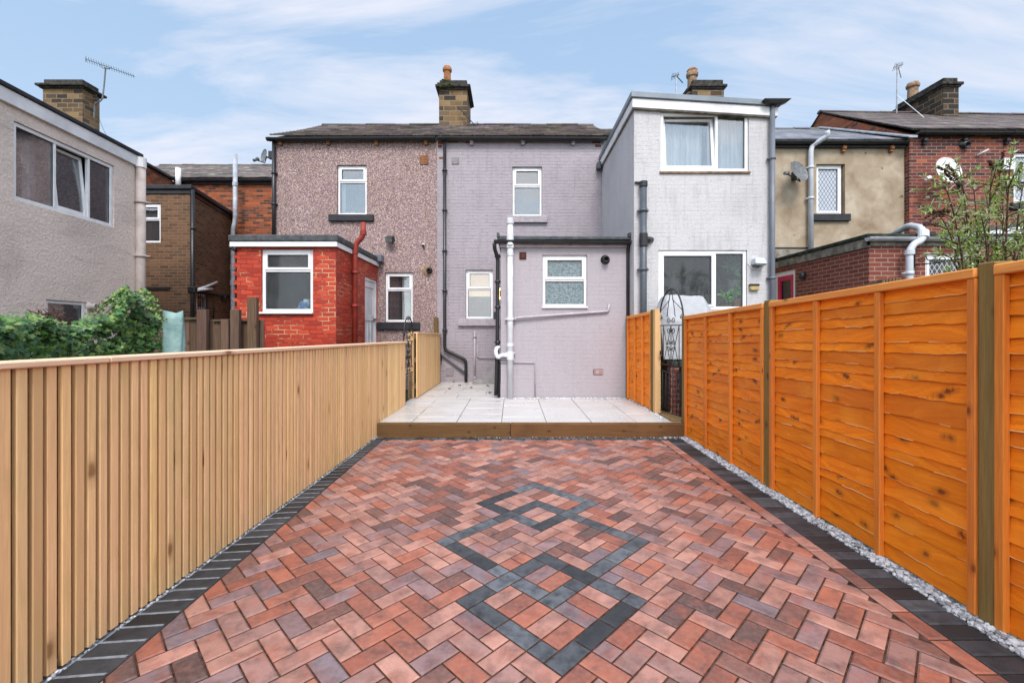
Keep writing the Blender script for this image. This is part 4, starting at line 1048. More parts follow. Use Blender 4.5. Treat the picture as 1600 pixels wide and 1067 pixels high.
mb = MB(); mb.box(ex0 - .02, ex1 + .03, EY - .045, EY - .004, 2.865, 2.98); mb.build('fascia', MT['lilac_pipe'], er, bevel=.004)
for x in (ex0 - .05, ex1 + .03):
    mb = MB(); mb.box(x - .02, x + .03, EY - .12, EY - .02, 3.03, 3.11); mb.build('roof_kerb', MT['felt'], er, bevel=.01)
gutter(gh, (ex0 - .12, EY - .10, 2.975), (ex1 + .09, EY - .10, 2.955), .055)
bxx = ex0 - .055
pipe(gh, [(ex0 - .11, EY - .09, 2.93), (ex0 - .11, EY - .06, 2.84), (bxx, EY + .03, 2.68), (bxx - .01, EY + .03, 1.0), (bxx - .035, EY + .02, PZ0 + .05)], .034, 'black', collars=[(bxx, EY + .03, EK(y)) for y in (400, 440, 480, 535)], bend=.08)
pipe(gh, [(bxx + .03, EY + .06, .9), (bxx + .03, EY + .06, .62), (bxx + .015, EY + .05, PZ0)], .022, 'black', name='waste_pipe')
mb = MB(); mb.box(bxx - .075, bxx - .03, EY + .02, EY + .09, EK(499), EK(487)); mb.build('cable_box', MT['black'], gh, bevel=.008)
pipe(gh, [(ex1 + .03, EY - .06, 2.92), (ex1 + .03, EY + .0, 2.8), (ex1 + .03, EY + .0, PZ0)], .032, 'black')  # black tube drawn along the dark line at the right corner
sx = PX(797.2, EY - .08); Ys = EY - .075
pipe(gh, [(sx, Ys, PZ(343, Ys)), (sx, Ys, PZ0 - .01)], 0.052, 'white_pipe', name='soil_pipe', collars=[(sx, Ys, PZ(y, Ys)) for y in (499, 552)], cr=.05, seg=16)
for (ya, yb, k) in ((341, 350, 1.22), (366, 388, 1.25), (394, 400, 1.15), (536, 541, 1.15), (549, 562, 1.2)):
    mb = MB(); mb.tube([(sx, Ys, PZ(ya, Ys)), (sx, Ys, PZ(yb, Ys))], .053 * k, 16)
    if ya == 366: mb.tube([(sx, Ys - .03, PZ(384, Ys)), (sx, Ys - .075, PZ(381, Ys))], .04, 12)
    mb.build('pipe_collar', MT['white_pipe'], gh)
pipe(gh, [(PX(804, Ys), Ys, PZ(500, Ys)), (PX(806, Ys), Ys + .02, PZ(496.5, Ys)), (PX(950, EY - .03), EY - .03, PZ(486.5, EY)), (PX(952, EY - .03), EY - .03, PZ(475, EY))], .021, 'lilac_pipe', name='waste_pipe', bend=.03)
pipe(gh, [(PX(782, EY), EY - .015, EK(566)), (PX(836, EY), EY - .015, EK(566.5)), (PX(836, EY), EY - .015, PZ0)], .012, 'lilac_pipe', name='service_pipe', bend=.02)
pipe(gh, [(PX(783, EY), EY + .1, PZ(543, EY)), (PX(776, EY), EY - .02, PZ(543, EY)), (PX(774.5, EY), EY - .05, PZ(551, EY)), (PX(778, EY), EY - .07, PZ(559, EY)), (PX(784, EY), EY - .07, PZ(554, EY)), (PX(797, EY), EY - .075, PZ(556, EY))], .036, 'white_pipe', name='waste_trap', bend=.05)
vent(gh, pe, PX(811.5, EY) - ex0, EK(405.5), .125, .13, 'rust'if 'rust' in MT else 'black'); round_vent(gh, (PX(945.5, EY), EY, EK(406)), .055, (0, -1, 0))
vent(gh, pe, PX(927, EY) - ex0, EK(585), .17, .095, 'vent_pink' if 'vent_pink' in MT else 'lilac_pipe')

# ---------------- pebbledash house
ph = thing('terraced_house', (-3.6, TY, 0), 'mottled pebbledash house with a red painted brick extension at its foot', 'house', 'terraced houses in a row')
X0, X1 = H(428), H(683) - .004
pl = Plane((X0, TY), (X1, TY)); U_ = lambda px: H(px) - X0
up = (U_(526.5), U_(573), HZ(336), HZ(258)); lo = (U_(601.5), U_(645), HZ(503.5), HZ(425.5))
mb = MB(); wall(mb, pl, 0, pl.L, 0, 5.86, [up, lo], .1); shell(mb, X0, X1, TY, 15.9, 0, 5.86)
mb.face([(X0, TY, 5.86), (X0, 13.1, 7.43), (X0, 15.9, 5.86)]); mb.build('wall', MT['pebble'], ph)
window(ph, pl, up, [(0, 1, 0, .69, 'fixed'), (0, 1, .69, 1, 'sash')], pane='glass_sky', room='interior_light', sill='black_paint', sill_h=.155, sill_ext=.175)
window(ph, pl, lo, [(0, 1, 0, .66, 'fixed'), (0, 1, .66, 1, 'sash')], pane='glass', room='interior', sill='black_paint', sill_h=.17, sill_ext=.175)
pitched(ph, X0 - .04, X1, TY - .12, 5.885, 13.1, 7.46, PAL_SLATE, sag=.045, lift=.02)
gutter(ph, (X0 - .1, TY - .115, 5.81), (X1 - .01, TY - .115, 5.83), .065)
for px in (439.5, 514, 589, 666): corbel(ph, H(px), TY, 5.76, 'timber_end' if 'timber_end' in MT else 'buff_pot')
pipe(ph, [(H(430), TY - .06, 5.78), (H(430), TY - .06, 3.0)], .04, 'black', collars=[(H(430), TY - .06, HZ(y)) for y in (272, 320)])
vent(ph, pl, U_(656), HZ(257.5), .2, .215, 'terracotta')
round_vent(ph, (H(671), TY, HZ(423)), .05, (0, -1, 0))
mb = MB(); mb.lathe((H(667.5), TY, HZ(423)), [(0, .006), (.12, .006), (.13, 0)], 20, rot=Vector((0, -1, 0)).to_track_quat('Z', 'Y').to_matrix()); mb.build('vent_patch', MT['buff_pot'], ph)
# red extension
RY = 7.88; rx0, rx1 = PX(370, RY), PX(525, RY); RZ = lambda py: PZ(py, RY)
pr = Plane((rx0, RY), (rx1, RY)); rw = (PX(408.2, RY) - rx0, PX(489, RY) - rx0, RZ(488), RZ(389.5))
pside = Plane((rx1, RY), (rx1, TY)); dq = lambda px: -rx1 * F / (CX - px) - RY
dr = (dq(570.2), dq(589.5), .1, PZ(432, RY + dq(570.2)))
mb = MB(); wall(mb, pr, 0, pr.L, 0, 2.93, [rw], .1); wall(mb, pside, 0, pside.L, 0, 2.93, [dr], .1)
mb.face([(rx0, TY, 0), (rx0, RY, 0), (rx0, RY, 2.93), (rx0, TY, 2.93)])
k = 0; z = .02
while z < 2.8:
    if k % 2 == 0: mb.box(rx0 - .055 - R.uniform(0, .02), rx0 + .05, RY + .004, RY + .10, z + .006, z + .072)
    z += .078; k += 1
mb.build('extension_wall', MT['red_brick'], ph)
window(ph, pr, rw, [(0, 1, 0, .68, 'fixed'), (0, 1, .68, 1, 'sash')], pane='glass_dirty', room='interior', rec=.03, fw=.06)
mb = MB(); mb.pbox(pr, rw[0] - .04, rw[1] + .01, -.05, .06, rw[2] - .03, rw[2] + .003); mb.build('sill', MT['upvc'], ph, bevel=.006)
mb = MB(); mb.box(rx0 - .10, rx1 + .07, RY - .10, TY - .003, 2.955, 3.075); rr_ = mb.build('extension_roof', MT['felt'], ph, bevel=.025, seg=3)
mb = MB(); mb.box(rx0 - .08, rx1 + .045, RY - .08, RY - .05, 2.865, 2.955); mb.box(rx1 + .02, rx1 + .045, RY - .049, TY - .005, 2.865, 2.955); mb.build('fascia', MT['upvc'], rr_, bevel=.004)
mb = MB(); mb.box(rx0 - .08, rx1 + .02, RY - .048, RY + .1, 2.90, 2.953); mb.build('soffit', MT['white_paint'], rr_)
mb = MB(); mb.box(PX(588, TY) - .02, PX(599, TY) + .02, TY - .22, TY - .004, HZ(411), HZ(400)); mb.build('roof_edge_trim', MT['mid_pipe'], rr_, bevel=.01)
mb = MB(); mb.pbox(pside, dr[0], dr[0] + .06, -.1, -.02, dr[2], dr[3]); mb.pbox(pside, dr[1] - .06, dr[1], -.1, -.02, dr[2], dr[3]); mb.pbox(pside, dr[0] + .06, dr[1] - .06, -.1, -.02, dr[3] - .06, dr[3])
df = mb.build('door', MT['white_paint'], ph)
mb = MB(); a, b, c, d = dr[0] + .062, dr[1] - .062, dr[2], dr[3] - .062
mb.pbox(pside, a, b, -.09, -.065, c, d)
for i in range(4): q = a + .02 + (b - a - .06) * i / 3; mb.pbox(pside, q, q + .04, -.064, -.045, c + .1, d - .9)
mb.pbox(pside, a, b, -.064, -.044, d - .14, d); mb.pbox(pside, a, b, -.064, -.0445, d - .88, d - .76); mb.pbox(pside, a, a + .1, -.064, -.0435, d - .76, d - .14); mb.pbox(pside, b - .1, b, -.064, -.0432, d - .76, d - .14)
mb.build('door_leaf', MT['white_paint'], df, bevel=.006)
mb = MB(); mb.pbox(pside, b - .09, b - .02, -.045, .0, 1.62, 1.65); mb.build('handle', MT['iron'], df)
Yr = 8.62; xr = rx1 + .075
pipe(ph, [P(567.5, 348, Yr), P(567.5, 369, Yr), (xr + .02, Yr, PZ(381, Yr)), (xr, Yr, PZ(392, Yr)), (xr, Yr, 0)], .052, 'red_pipe', name='soil_pipe', collars=[(xr, Yr, PZ(y, Yr)) for y in (426, 478)], bend=.08, seg=14)
mb = MB(); mb.tube([P(567.5, 361, Yr), P(567.5, 367, Yr)], .062, 14); mb.build('pipe_collar', MT['red_pipe'], ph)
mb = MB(); mb.tube([(xr, Yr, PZ(388, Yr)), (xr, Yr, PZ(397, Yr))], .062, 14); mb.build('pipe_collar', MT['red_pipe'], ph)
pipe(ph, [(rx0 - .16, RY + .1, 2.93), (rx0 - .12, RY - .02, 2.88), (rx0 + .0, RY - .03, 2.80)], .03, 'black', name='rain_outlet')

# ---------------- white house with tall outrigger
wh = thing('terraced_house', (3.3, 7.6, 0), 'white painted house with a tall flat roofed outrigger and wide windows', 'house', 'terraced houses in a row')
WY = 7.6; wx0, wx1 = 2.10, 4.46; WZ = lambda py: PZ(py, WY); WU = lambda px: PX(px, WY) - wx0
pw = Plane((wx0, WY), (wx1, WY)); psd = Plane((wx0, TY), (wx0, WY)); psr = Plane((wx1, WY), (wx1, TY))
wu = (WU(1032), WU(1170), WZ(268.5), WZ(175)); wl = (WU(1028.8), WU(1167.2), WZ(484.5), WZ(391))
roofz = lambda u: 5.435 - .062 * u
mb = MB(); wall(mb, pw, 0, pw.L, 0, 5.33, [wu, wl], .09, top=lambda u: roofz(u) - .1); wall(mb, psd, 0, psd.L, 0, 5.33); wall(mb, psr, 0, psr.L, 0, roofz(2.36) - .1)
mb.build('wall', MT['white_wall'], wh)
window(wh, pw, wu, [(0, .655, 0, 1, 'tilt', 'glass'), (.655, 1, 0, 1, 'fixed', 'glass')], room='interior_light', rec=.02, fw=.06)
mb = MB(); mb.pbox(pw, wu[0] - .02, wu[1] + .02, -.02, .03, wu[2] - .035, wu[2] + .002); mb.build('sill', MT['buff_pot'], wh, bevel=.006)
window(wh, pw, wl, [(0, .655, 0, 1, 'sash', 'glass_dirty'), (.655, 1, 0, 1, 'fixed', 'glass_dirty')], room='interior', rec=.02, fw=.06)
# roof slab falls to the right
def slab(mb, z_off0, z_off1, o):
    q = []
    for zo in (z_off0, z_off1):
        for (x, y) in ((wx0 - o, WY - o - .02), (wx1 + o + .04, WY - o - .02), (wx1 + o + .04, TY), (wx0 - o, TY)): q.append((x, y, roofz(x - wx0) + zo))
    mb.hexa(q)
mb = MB(); slab(mb, -.085, .015, .075); ro = mb.build('outrigger_roof', MT['metal_trim'], wh, bevel=.01)
mb = MB(); slab(mb, -.245, -.087, .045); mb.build('fascia', MT['white_paint'], ro, bevel=.005)
mb = MB(); slab(mb, -.262, -.247, .03); mb.build('soffit', MT['concrete'], ro)
mb = MB(); mb.box(wx0 - .14, wx0 - .04, TY - .16, TY - .003, roofz(0) - .34, roofz(0) - .17); mb.build('gutter_end', MT['dark_pipe'], wh, bevel=.02)
hx = PX(1203, WY)
mb = MB(); hz_ = PZ(165, WY); mb.hexa([(hx - .11, WY - .16, hz_ - .05), (hx + .11, WY - .16, hz_ - .05), (hx + .11, WY - .02, hz_ - .05), (hx - .11, WY - .02, hz_ - .05), (hx - .2, WY - .19, hz_ + .03), (hx + .27, WY - .19, hz_ + .03), (hx + .27, WY + .0, hz_ + .03), (hx - .2, WY, hz_ + .03)])
mb.build('rainwater_hopper', MT['black'], wh, bevel=.01)
pipe(wh, [(hx, WY - .07, hz_ - .02), (hx, WY - .07, 0)], .042, 'mid_pipe', collars=[(hx, WY - .07, WZ(y)) for y in (250, 435)], cr=.04)
gx = PX(1005.5, WY - .09); Yg = WY - .09
pipe(wh, [(gx, Yg, PZ(288, Yg)), (gx, Yg, 0)], .055, 'dark_pipe', name='soil_pipe', collars=[(gx, Yg, PZ(y, Yg)) for y in (329, 421)], cr=.05, seg=16)
mb = MB(); mb.tube([(gx, Yg, PZ(292, Yg)), (gx, Yg, PZ(284, Yg))], .068, 16); mb.tube([(gx, Yg, PZ(365, Yg)), (gx, Yg, PZ(385, Yg))], .07, 16); mb.tube([(gx, Yg, PZ(375, Yg)), (gx + .09, Yg + .02, PZ(374, Yg)), (gx + .16, Yg + .1, PZ(373, Yg))], .052, 14)
mb.build('pipe_junction', MT['black'], wh)
mb = MB(); mb.box(gx - .13, gx + .06, WY - .04, WY, PZ(287, WY), PZ(285, WY)); mb.build('pipe_bracket', MT['iron'], wh)
# terrace body and chimney behind the outrigger
mb = MB(); wall(mb, Plane((2.14, TY), (4.62, TY)), 0, 2.48, 0, 5.82); shell(mb, 2.14, 4.62, TY, 15.9, 0, 5.82); mb.build('terrace_wall', MT['white_wall'], wh)
pitched(wh, 2.40, 4.62, TY - .1, 5.88, 13.1, 7.3, PAL_SLATE)
ch = chimney(wh, PX(1082, 13.2), PX(1131, 13.2), 13.2, 14.3, 6.8, PZ(140, 13.2), 'stone_block', ch=.30, ov=.08)
pot(ch, PX(1082.5, 13.4), 13.45, PZ(145, 13.3), .72, .15, 'buff_pot')
mb = MB(); mb.lathe((PX(1082.5, 13.4), 13.45, PZ(145, 13.3) + .69), [(0, 0), (.13, 0), (.16, .05), (.12, .1), (0, .1)], 16); mb.build('pot_cowl', MT['terracotta'], ch, smooth=True)

# ---------------- beige rendered house
bh = thing('terraced_house', (7, TY, 0), 'house in stained beige render with a diamond leaded window and a pale soil pipe', 'house', 'terraced houses in a row')
X0, X1 = 4.63, 9.15
pl = Plane((X0, TY), (X1, TY)); U_ = lambda px: H(px) - X0
wq = (U_(1275.5), U_(1320.5), HZ(335), HZ(256.5))
mb = MB(); wall(mb, pl, 0, pl.L, 0, 5.74, [wq], .12); shell(mb, X0, X1, TY, 15.9, 0, 5.74); mb.build('wall', MT['beige_wall'], bh)
window(bh, pl, (wq[0], wq[1] - .03, wq[2], wq[3]), [(0, 1, 0, 1, 'sash', 'leaded')], room=None, rec=.075, sill='black_paint', sill_h=.165, sill_ext=.12)
pitched(bh, X0, X1, TY - .14, 5.775, 13.0, 7.30, PAL_TILE, 'slate_new', .33, .34, lift=.016, jit=.15, ridge_col=(.16, .165, .18))
gutter(bh, (X0, TY - .13, 5.73), (X1 - .02, TY - .13, 5.73), .06)
mb = MB(); mb.box(X0, X1 - .03, TY - .07, TY - .003, 5.62, 5.735); mb.build('fascia', MT['black_paint'], bh)
for px in (1316, 1390): corbel(bh, H(px), TY, 5.6, 'terracotta')
Yb = TY - .1; bx = PX(1267, Yb)
pipe(bh, [(PX(1286, Yb - .1), Yb - .22, PZ(211, Yb)), (PX(1284, Yb), Yb - .2, PZ(218, Yb)), (bx + .03, Yb, PZ(228, Yb)), (bx, Yb, PZ(236, Yb)), (bx, Yb, 2.9)], .054, 'grey_pipe', name='soil_pipe', collars=[(bx, Yb, PZ(y, Yb)) for y in (262, 310)], bend=.1, seg=16, cr=.05)
mb = MB(); mb.pbox(pl, U_(1207) - .2, U_(1262), .0, .012, HZ(389), HZ(386.5)); mb.build('cable', MT['black'], bh)
mb = MB(); mb.pbox(pl, U_(1207) - .3, U_(1275), 0.0, .03, 2.9, HZ(391)); mb.build('flashing', MT['concrete'], bh)
# smooth red brick extension
SX, SY = 6.09, 7.53
pls = Plane((SX, TY), (SX, SY)); plf = Plane((SX, SY), (10.9, SY)); DU = lambda px: TY - SX * F / (px - CX)
dd = (DU(1209.5), DU(1242.5), 0.0, PZ(421, TY - DU(1242.5)))
fw_ = (PX(1446, SY) - SX, PX(1526.5, SY) - SX, PZ(452, SY), PZ(396.5, SY))
mb = MB(); wall(mb, pls, 0, pls.L, 0, 2.86, [dd], .1); wall(mb, plf, 0, plf.L, 0, 2.86, [fw_], .1); mb.face([(10.9, SY, 0), (10.9, TY, 0), (10.9, TY, 2.86), (10.9, SY, 2.86)]); mb.build('extension_wall', MT['machine_brick'], bh)
mb = MB(); mb.box(SX - .07, 10.95, SY - .05, TY - .004, 2.955, 3.03); er = mb.build('extension_roof', MT['felt_green'], bh, bevel=.02, seg=2)
mb = MB(); mb.box(SX - .045, SX - .003, SY - .03, TY - .01, 2.80, 2.953); mb.box(SX - .045, 10.92, SY - .03, SY - .003, 2.82, 2.953); mb.build('fascia', MT['concrete'], er, bevel=.006)
window(bh, plf, fw_, [(0, 1, 0, 1, 'sash', 'leaded_dark')], room=None, rec=.04, fw=.06)
mb = MB(); a, b, c, d = dd
mb.pbox(pls, a, a + .09, -.09, -.02, c, d); mb.pbox(pls, b - .09, b, -.09, -.02, c, d); mb.pbox(pls, a + .09, b - .09, -.09, -.02, d - .09, d); df = mb.build('door', MT['upvc'], bh, label if False else 0) if False else mb.build('door', MT['upvc'], bh)
mb = MB(); a, b, d = a + .09, b - .09, d - .09; mb.pbox(pls, a, a + .11, -.08, -.03, c, d); mb.pbox(pls, b - .11, b, -.08, -.03, c, d); mb.pbox(pls, a + .11, b - .11, -.08, -.03, d - .11, d); mb.pbox(pls, a + .11, b - .11, -.08, -.03, c, 1.2)
dl = mb.build('door_leaf', MT['pink_door'], df); dl['label'] = 'magenta framed glazed door leaf'
mb = MB(); mb.pbox(pls, a + .1, b - .1, -.07, -.06, 1.2, d - .1); mb.build('pane', MT['frosted_dark'] if 'frosted_dark' in MT else MT['black_paint'], df)
gutter(bh, (SX - .1, SY - .09, PZ(371, SY - .09)), (10.9, SY - .09, PZ(373, SY - .09)), .065, 'grey_pipe2' if 'grey_pipe2' in MT else 'mid_pipe')
q = SY - .16
pipe(bh, [P(1384, 374, SY + .9), P(1420, 352, SY + .35), P(1440, 356, q + .1), P(1443, 370, q), P(1438, 377, q), P(1428, 381, q), P(1421, 392, q), P(1421, 402, q), (PX(1421, q), q, 0)], .052, 'grey_pipe', name='soil_pipe', collars=[(PX(1421, q), q, PZ(427, q))], bend=.12, seg=16)
mb = MB(); mb.tube([P(1443, 362, q + .05), P(1443, 372, q)], .075, 14); mb.build('pipe_collar', MT['grey_pipe'], bh)
mb = MB(); mb.tube([P(1421, 391, q), P(1421, 398, q)], .072, 14); mb.build('pipe_collar', MT['grey_pipe'], bh)

# ---------------- dark red brick house at the right
dh = thing('terraced_house', (11.5, 10.18, 0), 'dark red brick house with raised brick verge and dark roof beside the beige house', 'house', 'terraced houses in a row')
X0, X1, DY = 9.16, 16.5, 10.18
pl = Plane((X0, DY), (X1, DY)); DX = lambda px: PX(px, DY) - X0
dw = (DX(1583.5), DX(1640), PZ(318, DY), PZ(238, DY)); 
mb = MB(); wall(mb, pl, 0, pl.L, 0, 5.9, [dw], .1); shell(mb, X0, X1, DY, 16, 0, 5.9); mb.build('wall', MT['dark_brick'], dh)
mb = MB(); mb.poly([(X0, DY - .08, 5.84), (X0, 13.1, 7.80), (X0, 16, 5.8), (X0 + .22, DY - .08, 5.84), (X0 + .22, 13.1, 7.80), (X0 + .22, 16, 5.8)], [(0, 2, 1), (3, 4, 5), (0, 1, 4, 3), (1, 2, 5, 4)]); mb.build('gable', MT['verge_brick'] if 'verge_brick' in MT else MT['orange_brick'], dh)
mb = MB()
a, b = Vector((X0 - .05, DY - .2, 5.74)), Vector((X0 - .05, 13.0, 7.33))
mb.hexa([a + Vector((-.14, 0, 0)), a + Vector((.06, 0, 0)), b + Vector((.06, 0, 0)), b + Vector((-.14, 0, 0)), a + Vector((-.14, 0, .03)), a + Vector((.06, 0, .05)), b + Vector((.06, 0, .05)), b + Vector((-.14, 0, .03))]); mb.build('flashing', MT['lead'], dh)
pitched(dh, X0 - .04, X1, DY - .14, 5.97, 13.1, 7.86, PAL_BRN, 'slate', .30, .27, zr1=7.74, lift=.014, jit=.5)
gutter(dh, (X0 + .08, DY - .12, 5.9), (X1, DY - .12, 5.88), .065)
for px in (1442, 1504, 1570): corbel(dh, PX(px, DY), DY, 5.72, 'black_paint')
window(dh, pl, dw, [(0, 1, 0, 1, 'sash', 'leaded')], room=None, rec=.05, sill='black_paint', sill_ext=.1)
mb = MB(); mb.pbox(pl, dw[0] - .1, dw[1] + .1, 0, .01, dw[3], dw[3] + .22); mb.build('lintel', MT['dark_brick'], dh)
round_vent(dh, (PX(1505, DY), DY, PZ(227, DY)), .075, (0, -1, -.3))
pipe(dh, [(PX(1524, DY), DY - .03, PZ(244, DY)), (PX(1536, DY), DY - .12, PZ(237, DY))], .02, 'grey_pipe', name='overflow_pipe')
ch = chimney(dh, PX(1474, 12.2), PX(1498, 12.2), 12.2, 13.75, 6.6, PZ(137, 12.2), 'stone_dark' if 'stone_dark' in MT else 'stone_block', ch=.28, ov=.08)
pot(ch, PX(1474, 12.2) + .2, 13.35, PZ(128, 12.2), .60, .145, 'buff_pot'); pot(ch, PX(1474, 12.2) + .22, 12.7, PZ(128, 12.2) - .05, .22, .12, 'concrete')
# lean-to with white bargeboards at its foot
mb = MB(); 
q = [P(1508, 372, 9.0), P(1600, 349, 9.0), P(1700, 330, 9.0)]
mb.hexa([P(1508, 372, 8.6), P(1720, 341, 8.6), P(1720, 341, 10.1), P(1508, 372, 10.1), P(1508, 361, 8.6), P(1720, 330, 8.6), P(1720, 330, 10.1), P(1508, 361, 10.1)]); lt = mb.build('lean_to_roof', MT['felt'], dh)
mb = MB(); a, b = P(1512, 377, 8.5), P(1720, 347, 8.5); mb.hexa([a, b, b + Vector((0, .04, 0)), a + Vector((0, .04, 0)), a + Vector((0, 0, .13)), b + Vector((0, 0, .13)), b + Vector((0, .04, .13)), a + Vector((0, .04, .13))]); mb.build('bargeboard', MT['upvc'], lt)

# ---------------- pink rendered house at the left, turned a few degrees
pk = thing('terraced_house', (-7.66, 9.0, 0), 'pink textured render house at the left edge with a wide three light window', 'house', 'terraced houses in a row')
C = Vector((-7.657, 9.0)); D = Vector((.0867, -.9962)).normalized(); Np = Vector((D.y, -D.x))  # D runs towards the camera
if Np.x < 0: Np = -Np
far, near = C, C + D * 6.6
pl = Plane((near.x, near.y), (far.x, far.y)); LP = pl.L
def SU(px):
    t = (px - CX) / F; s_ = (C.x - t * C.y) / (t * D.y - D.x); return LP - s_, C.y + D.y * s_
ua, ya = SU(21.5); ub, yb = SU(178.5); up = (ua, ub, 3.345, 4.525)
uc, yc = SU(72); ud, yd = SU(135.5); lo = (uc, ud, 1.02, 1.885)
mb = MB(); wall(mb, pl, 0, LP, -.1, 4.75, [up, lo], .09)
e0 = far - Np * 4.5; mb.face([(far.x, far.y, -.1), (e0.x, e0.y, -.1), (e0.x, e0.y, 4.75), (far.x, far.y, 4.75)])
n0 = near - Np * 4.5; mb.face([(n0.x, n0.y, -.1), (near.x, near.y, -.1), (near.x, near.y, 4.75), (n0.x, n0.y, 4.75)])
mb.face([(e0.x, e0.y, -.1), (n0.x, n0.y, -.1), (n0.x, n0.y, 4.75), (e0.x, e0.y, 4.75)]); mb.build('wall', MT['pink_wall'], pk)
window(pk, pl, up, [(0, .36, 0, 1, 'fixed', 'glass'), (.36, .735, 0, 1, 'tilt', 'glass'), (.735, 1, 0, 1, 'fixed', 'glass_sky')], rec=.025, fw=.065, room='interior')
window(pk, pl, lo, [(0, 1, 0, 1, 'fixed', 'glass')], rec=.025, fw=.06, room='interior')
def pslab(mb, o, z0, z1, back=4.6):
    a, b = far - D * o + Np * o, near + D * o + Np * o; c, d = near + D * o - Np * back, far - D * o - Np * back
    q = [(d.x, d.y), (c.x, c.y), (b.x, b.y), (a.x, a.y)]
    mb.prism(q if area([Vector(x) for x in q]) > 0 else q[::-1], z0, z1)
mb = MB(); pslab(mb, .085, 4.93, 5.0); ro = mb.build('outrigger_roof', MT['black_paint'], pk, bevel=.01)
mb = MB(); pslab(mb, .055, 4.72, 4.928); mb.build('fascia', MT['white_paint'], ro, bevel=.006)
cp = far + Np * .07 - D * .02
pipe(pk, [(cp.x, cp.y, 4.74), (cp.x, cp.y, 0)], .085, 'pink_pipe', collars=[(cp.x, cp.y, z) for z in (4.0, 2.9)], cr=.05, seg=14)
mb = MB(); mb.tube([(cp.x, cp.y, 4.70), (cp.x, cp.y, 4.90)], .10, 14); mb.build('pipe_cap', MT['white_paint'], pk)
uv_, yv = SU(140); q = pl.pt(uv_, 0, PZ(479, yv)); round_vent(pk, q, .05, (Np.x, Np.y, 0), 'pink_pipe')
# main roof of that house, hidden but for its chimney
mb = MB(); mb.box(-20, -10.62, 14.2, 20, -.1, 5.5); mb.build('terrace_wall', MT['orange_brick'], pk)
pitched(pk, -20, -10.62, 14.1, 5.55, 17, 6.9, PAL_SLATE, w=.4, expo=.4)
ch = chimney(pk, PX(67, 14.5), PX(129, 14.5), 14.5, 15.1, 5.7, PZ(139, 14.5), 'stone_block', cap='felt_green' if False else 'soot_stone', ch=.32, ov=.14)

# ---------------- orange brick house with brown brick outrigger
oh = thing('terraced_house', (-9, 13.6, 0), 'weathered orange brick house with a brown brick outrigger, left of the pebbledash house', 'house', 'terraced houses in a row')
mb = MB(); po = Plane((-10.39, 13.6), (-5.62, 13.6)); wall(mb, po, 0, po.L, 0, 6.0); shell(mb, -10.39, -5.62, 13.6, 19.5, 0, 6.0)
pw2 = Plane((-10.04, 11.45), (-10.37, 13.6)); wall(mb, pw2, 0, pw2.L, 0, 5.93); mb.face([(-12.5, 11.45, 0), (-10.04, 11.45, 0), (-10.04, 11.45, 5.93), (-12.5, 11.45, 5.93)])
mb.build('wall', MT['orange_brick'], oh)
pitched(oh, -13.5, -5.62, 13.45, 6.04, 17, 7.72, PAL_SLATE, sag=.03)
gutter(oh, (-10.3, 13.48, 5.98), (-5.64, 13.48, 5.98), .075)
mb = MB(); mb.box(-10.3, -5.64, 13.53, 13.597, 5.86, 6.0); mb.build('fascia', MT['black_paint'], oh)
mb = MB(); mb.prism([(-12.6, 11.38), (-9.95, 11.38), (-10.28, 13.5), (-12.6, 13.5)], 5.95, 6.03); mb.build('wing_roof', MT['black_paint'], oh, bevel=.012)
B0, B1 = Vector((-8.02, 11.0)), Vector((-8.62, 13.58))
pb = Plane((-9.75, 11.0), (B0.x, B0.y)); ps = Plane((B0.x, B0.y), (B1.x, B1.y))
bw_ = (PX(207.5, 11) + 9.75, PX(251, 11) + 9.75, PZ(379.5, 11), PZ(318, 11))
def SB(px):
    t = (px - CX) / F; d = ps.d; s_ = (B0.x - t * B0.y) / (t * d.y - d.x); return s_, B0.y + d.y * s_
s1, y1 = SB(307); s2, y2 = SB(324); sw = (s1, s2, PZ(520, y1), PZ(457, y1))
mb = MB(); wall(mb, pb, 0, pb.L, 0, 4.86, [bw_], .09); wall(mb, ps, 0, ps.L, 0, 4.86, [sw], .09); mb.build('outrigger_wall', MT['brown_brick'], oh)
window(oh, pb, bw_, [(0, 1, 0, .60, 'fixed'), (0, 1, .60, 1, 'sash')], rec=.03, pane='glass', room='interior')
wo_ = window(oh, ps, sw, [(0, 1, 0, .6, 'fixed'), (0, 1, .6, 1, 'sash')], rec=.03, pane='glass', room='interior', rm=.04, rd=.4)
mb = MB()
for i in range(5): u = s1 + (s2 - s1) * (i + .5) / 5; mb.pbox(ps, u - .008, u + .008, .01, .026, sw[2], sw[3])
for f in (.2, .55, .9): z = sw[2] + (sw[3] - sw[2]) * f; mb.pbox(ps, s1 - .03, s2 + .03, .027, .037, z, z + .02)
mb.build('window_bars', MT['iron'], wo_)
mb = MB(); ov = .10
a = B0 + Vector((ov, -ov)); b = B1 + Vector((ov * 1.2, 0)); mb.prism([(-9.9, 11.0 - ov), (a.x, a.y), (b.x, b.y), (-9.9, 13.55)], 4.87, 4.98); ro = mb.build('outrigger_roof', MT['black_paint'], oh, bevel=.02, seg=2)
mb = MB(); mb.prism([(-9.9, 10.97), (B0.x + .03, 10.97), (B1.x + .03, 13.57), (-9.9, 13.55)], 4.78, 4.868); mb.build('fascia', MT['black'], ro)
cx_, cy_ = B0.x - .0, B0.y - .06
xx = PX(301, 10.93); pipe(oh, [(xx, 10.93, 4.85), (xx, 10.93, 0)], .042, 'black', collars=[(xx, 10.93, z) for z in (3.9, 2.4)])
mb = MB(); mb.box(xx - .09, xx + .09, 10.86, 10.99, 2.3, 2.46); mb.build('gully_hopper', MT['black'], oh, bevel=.02)
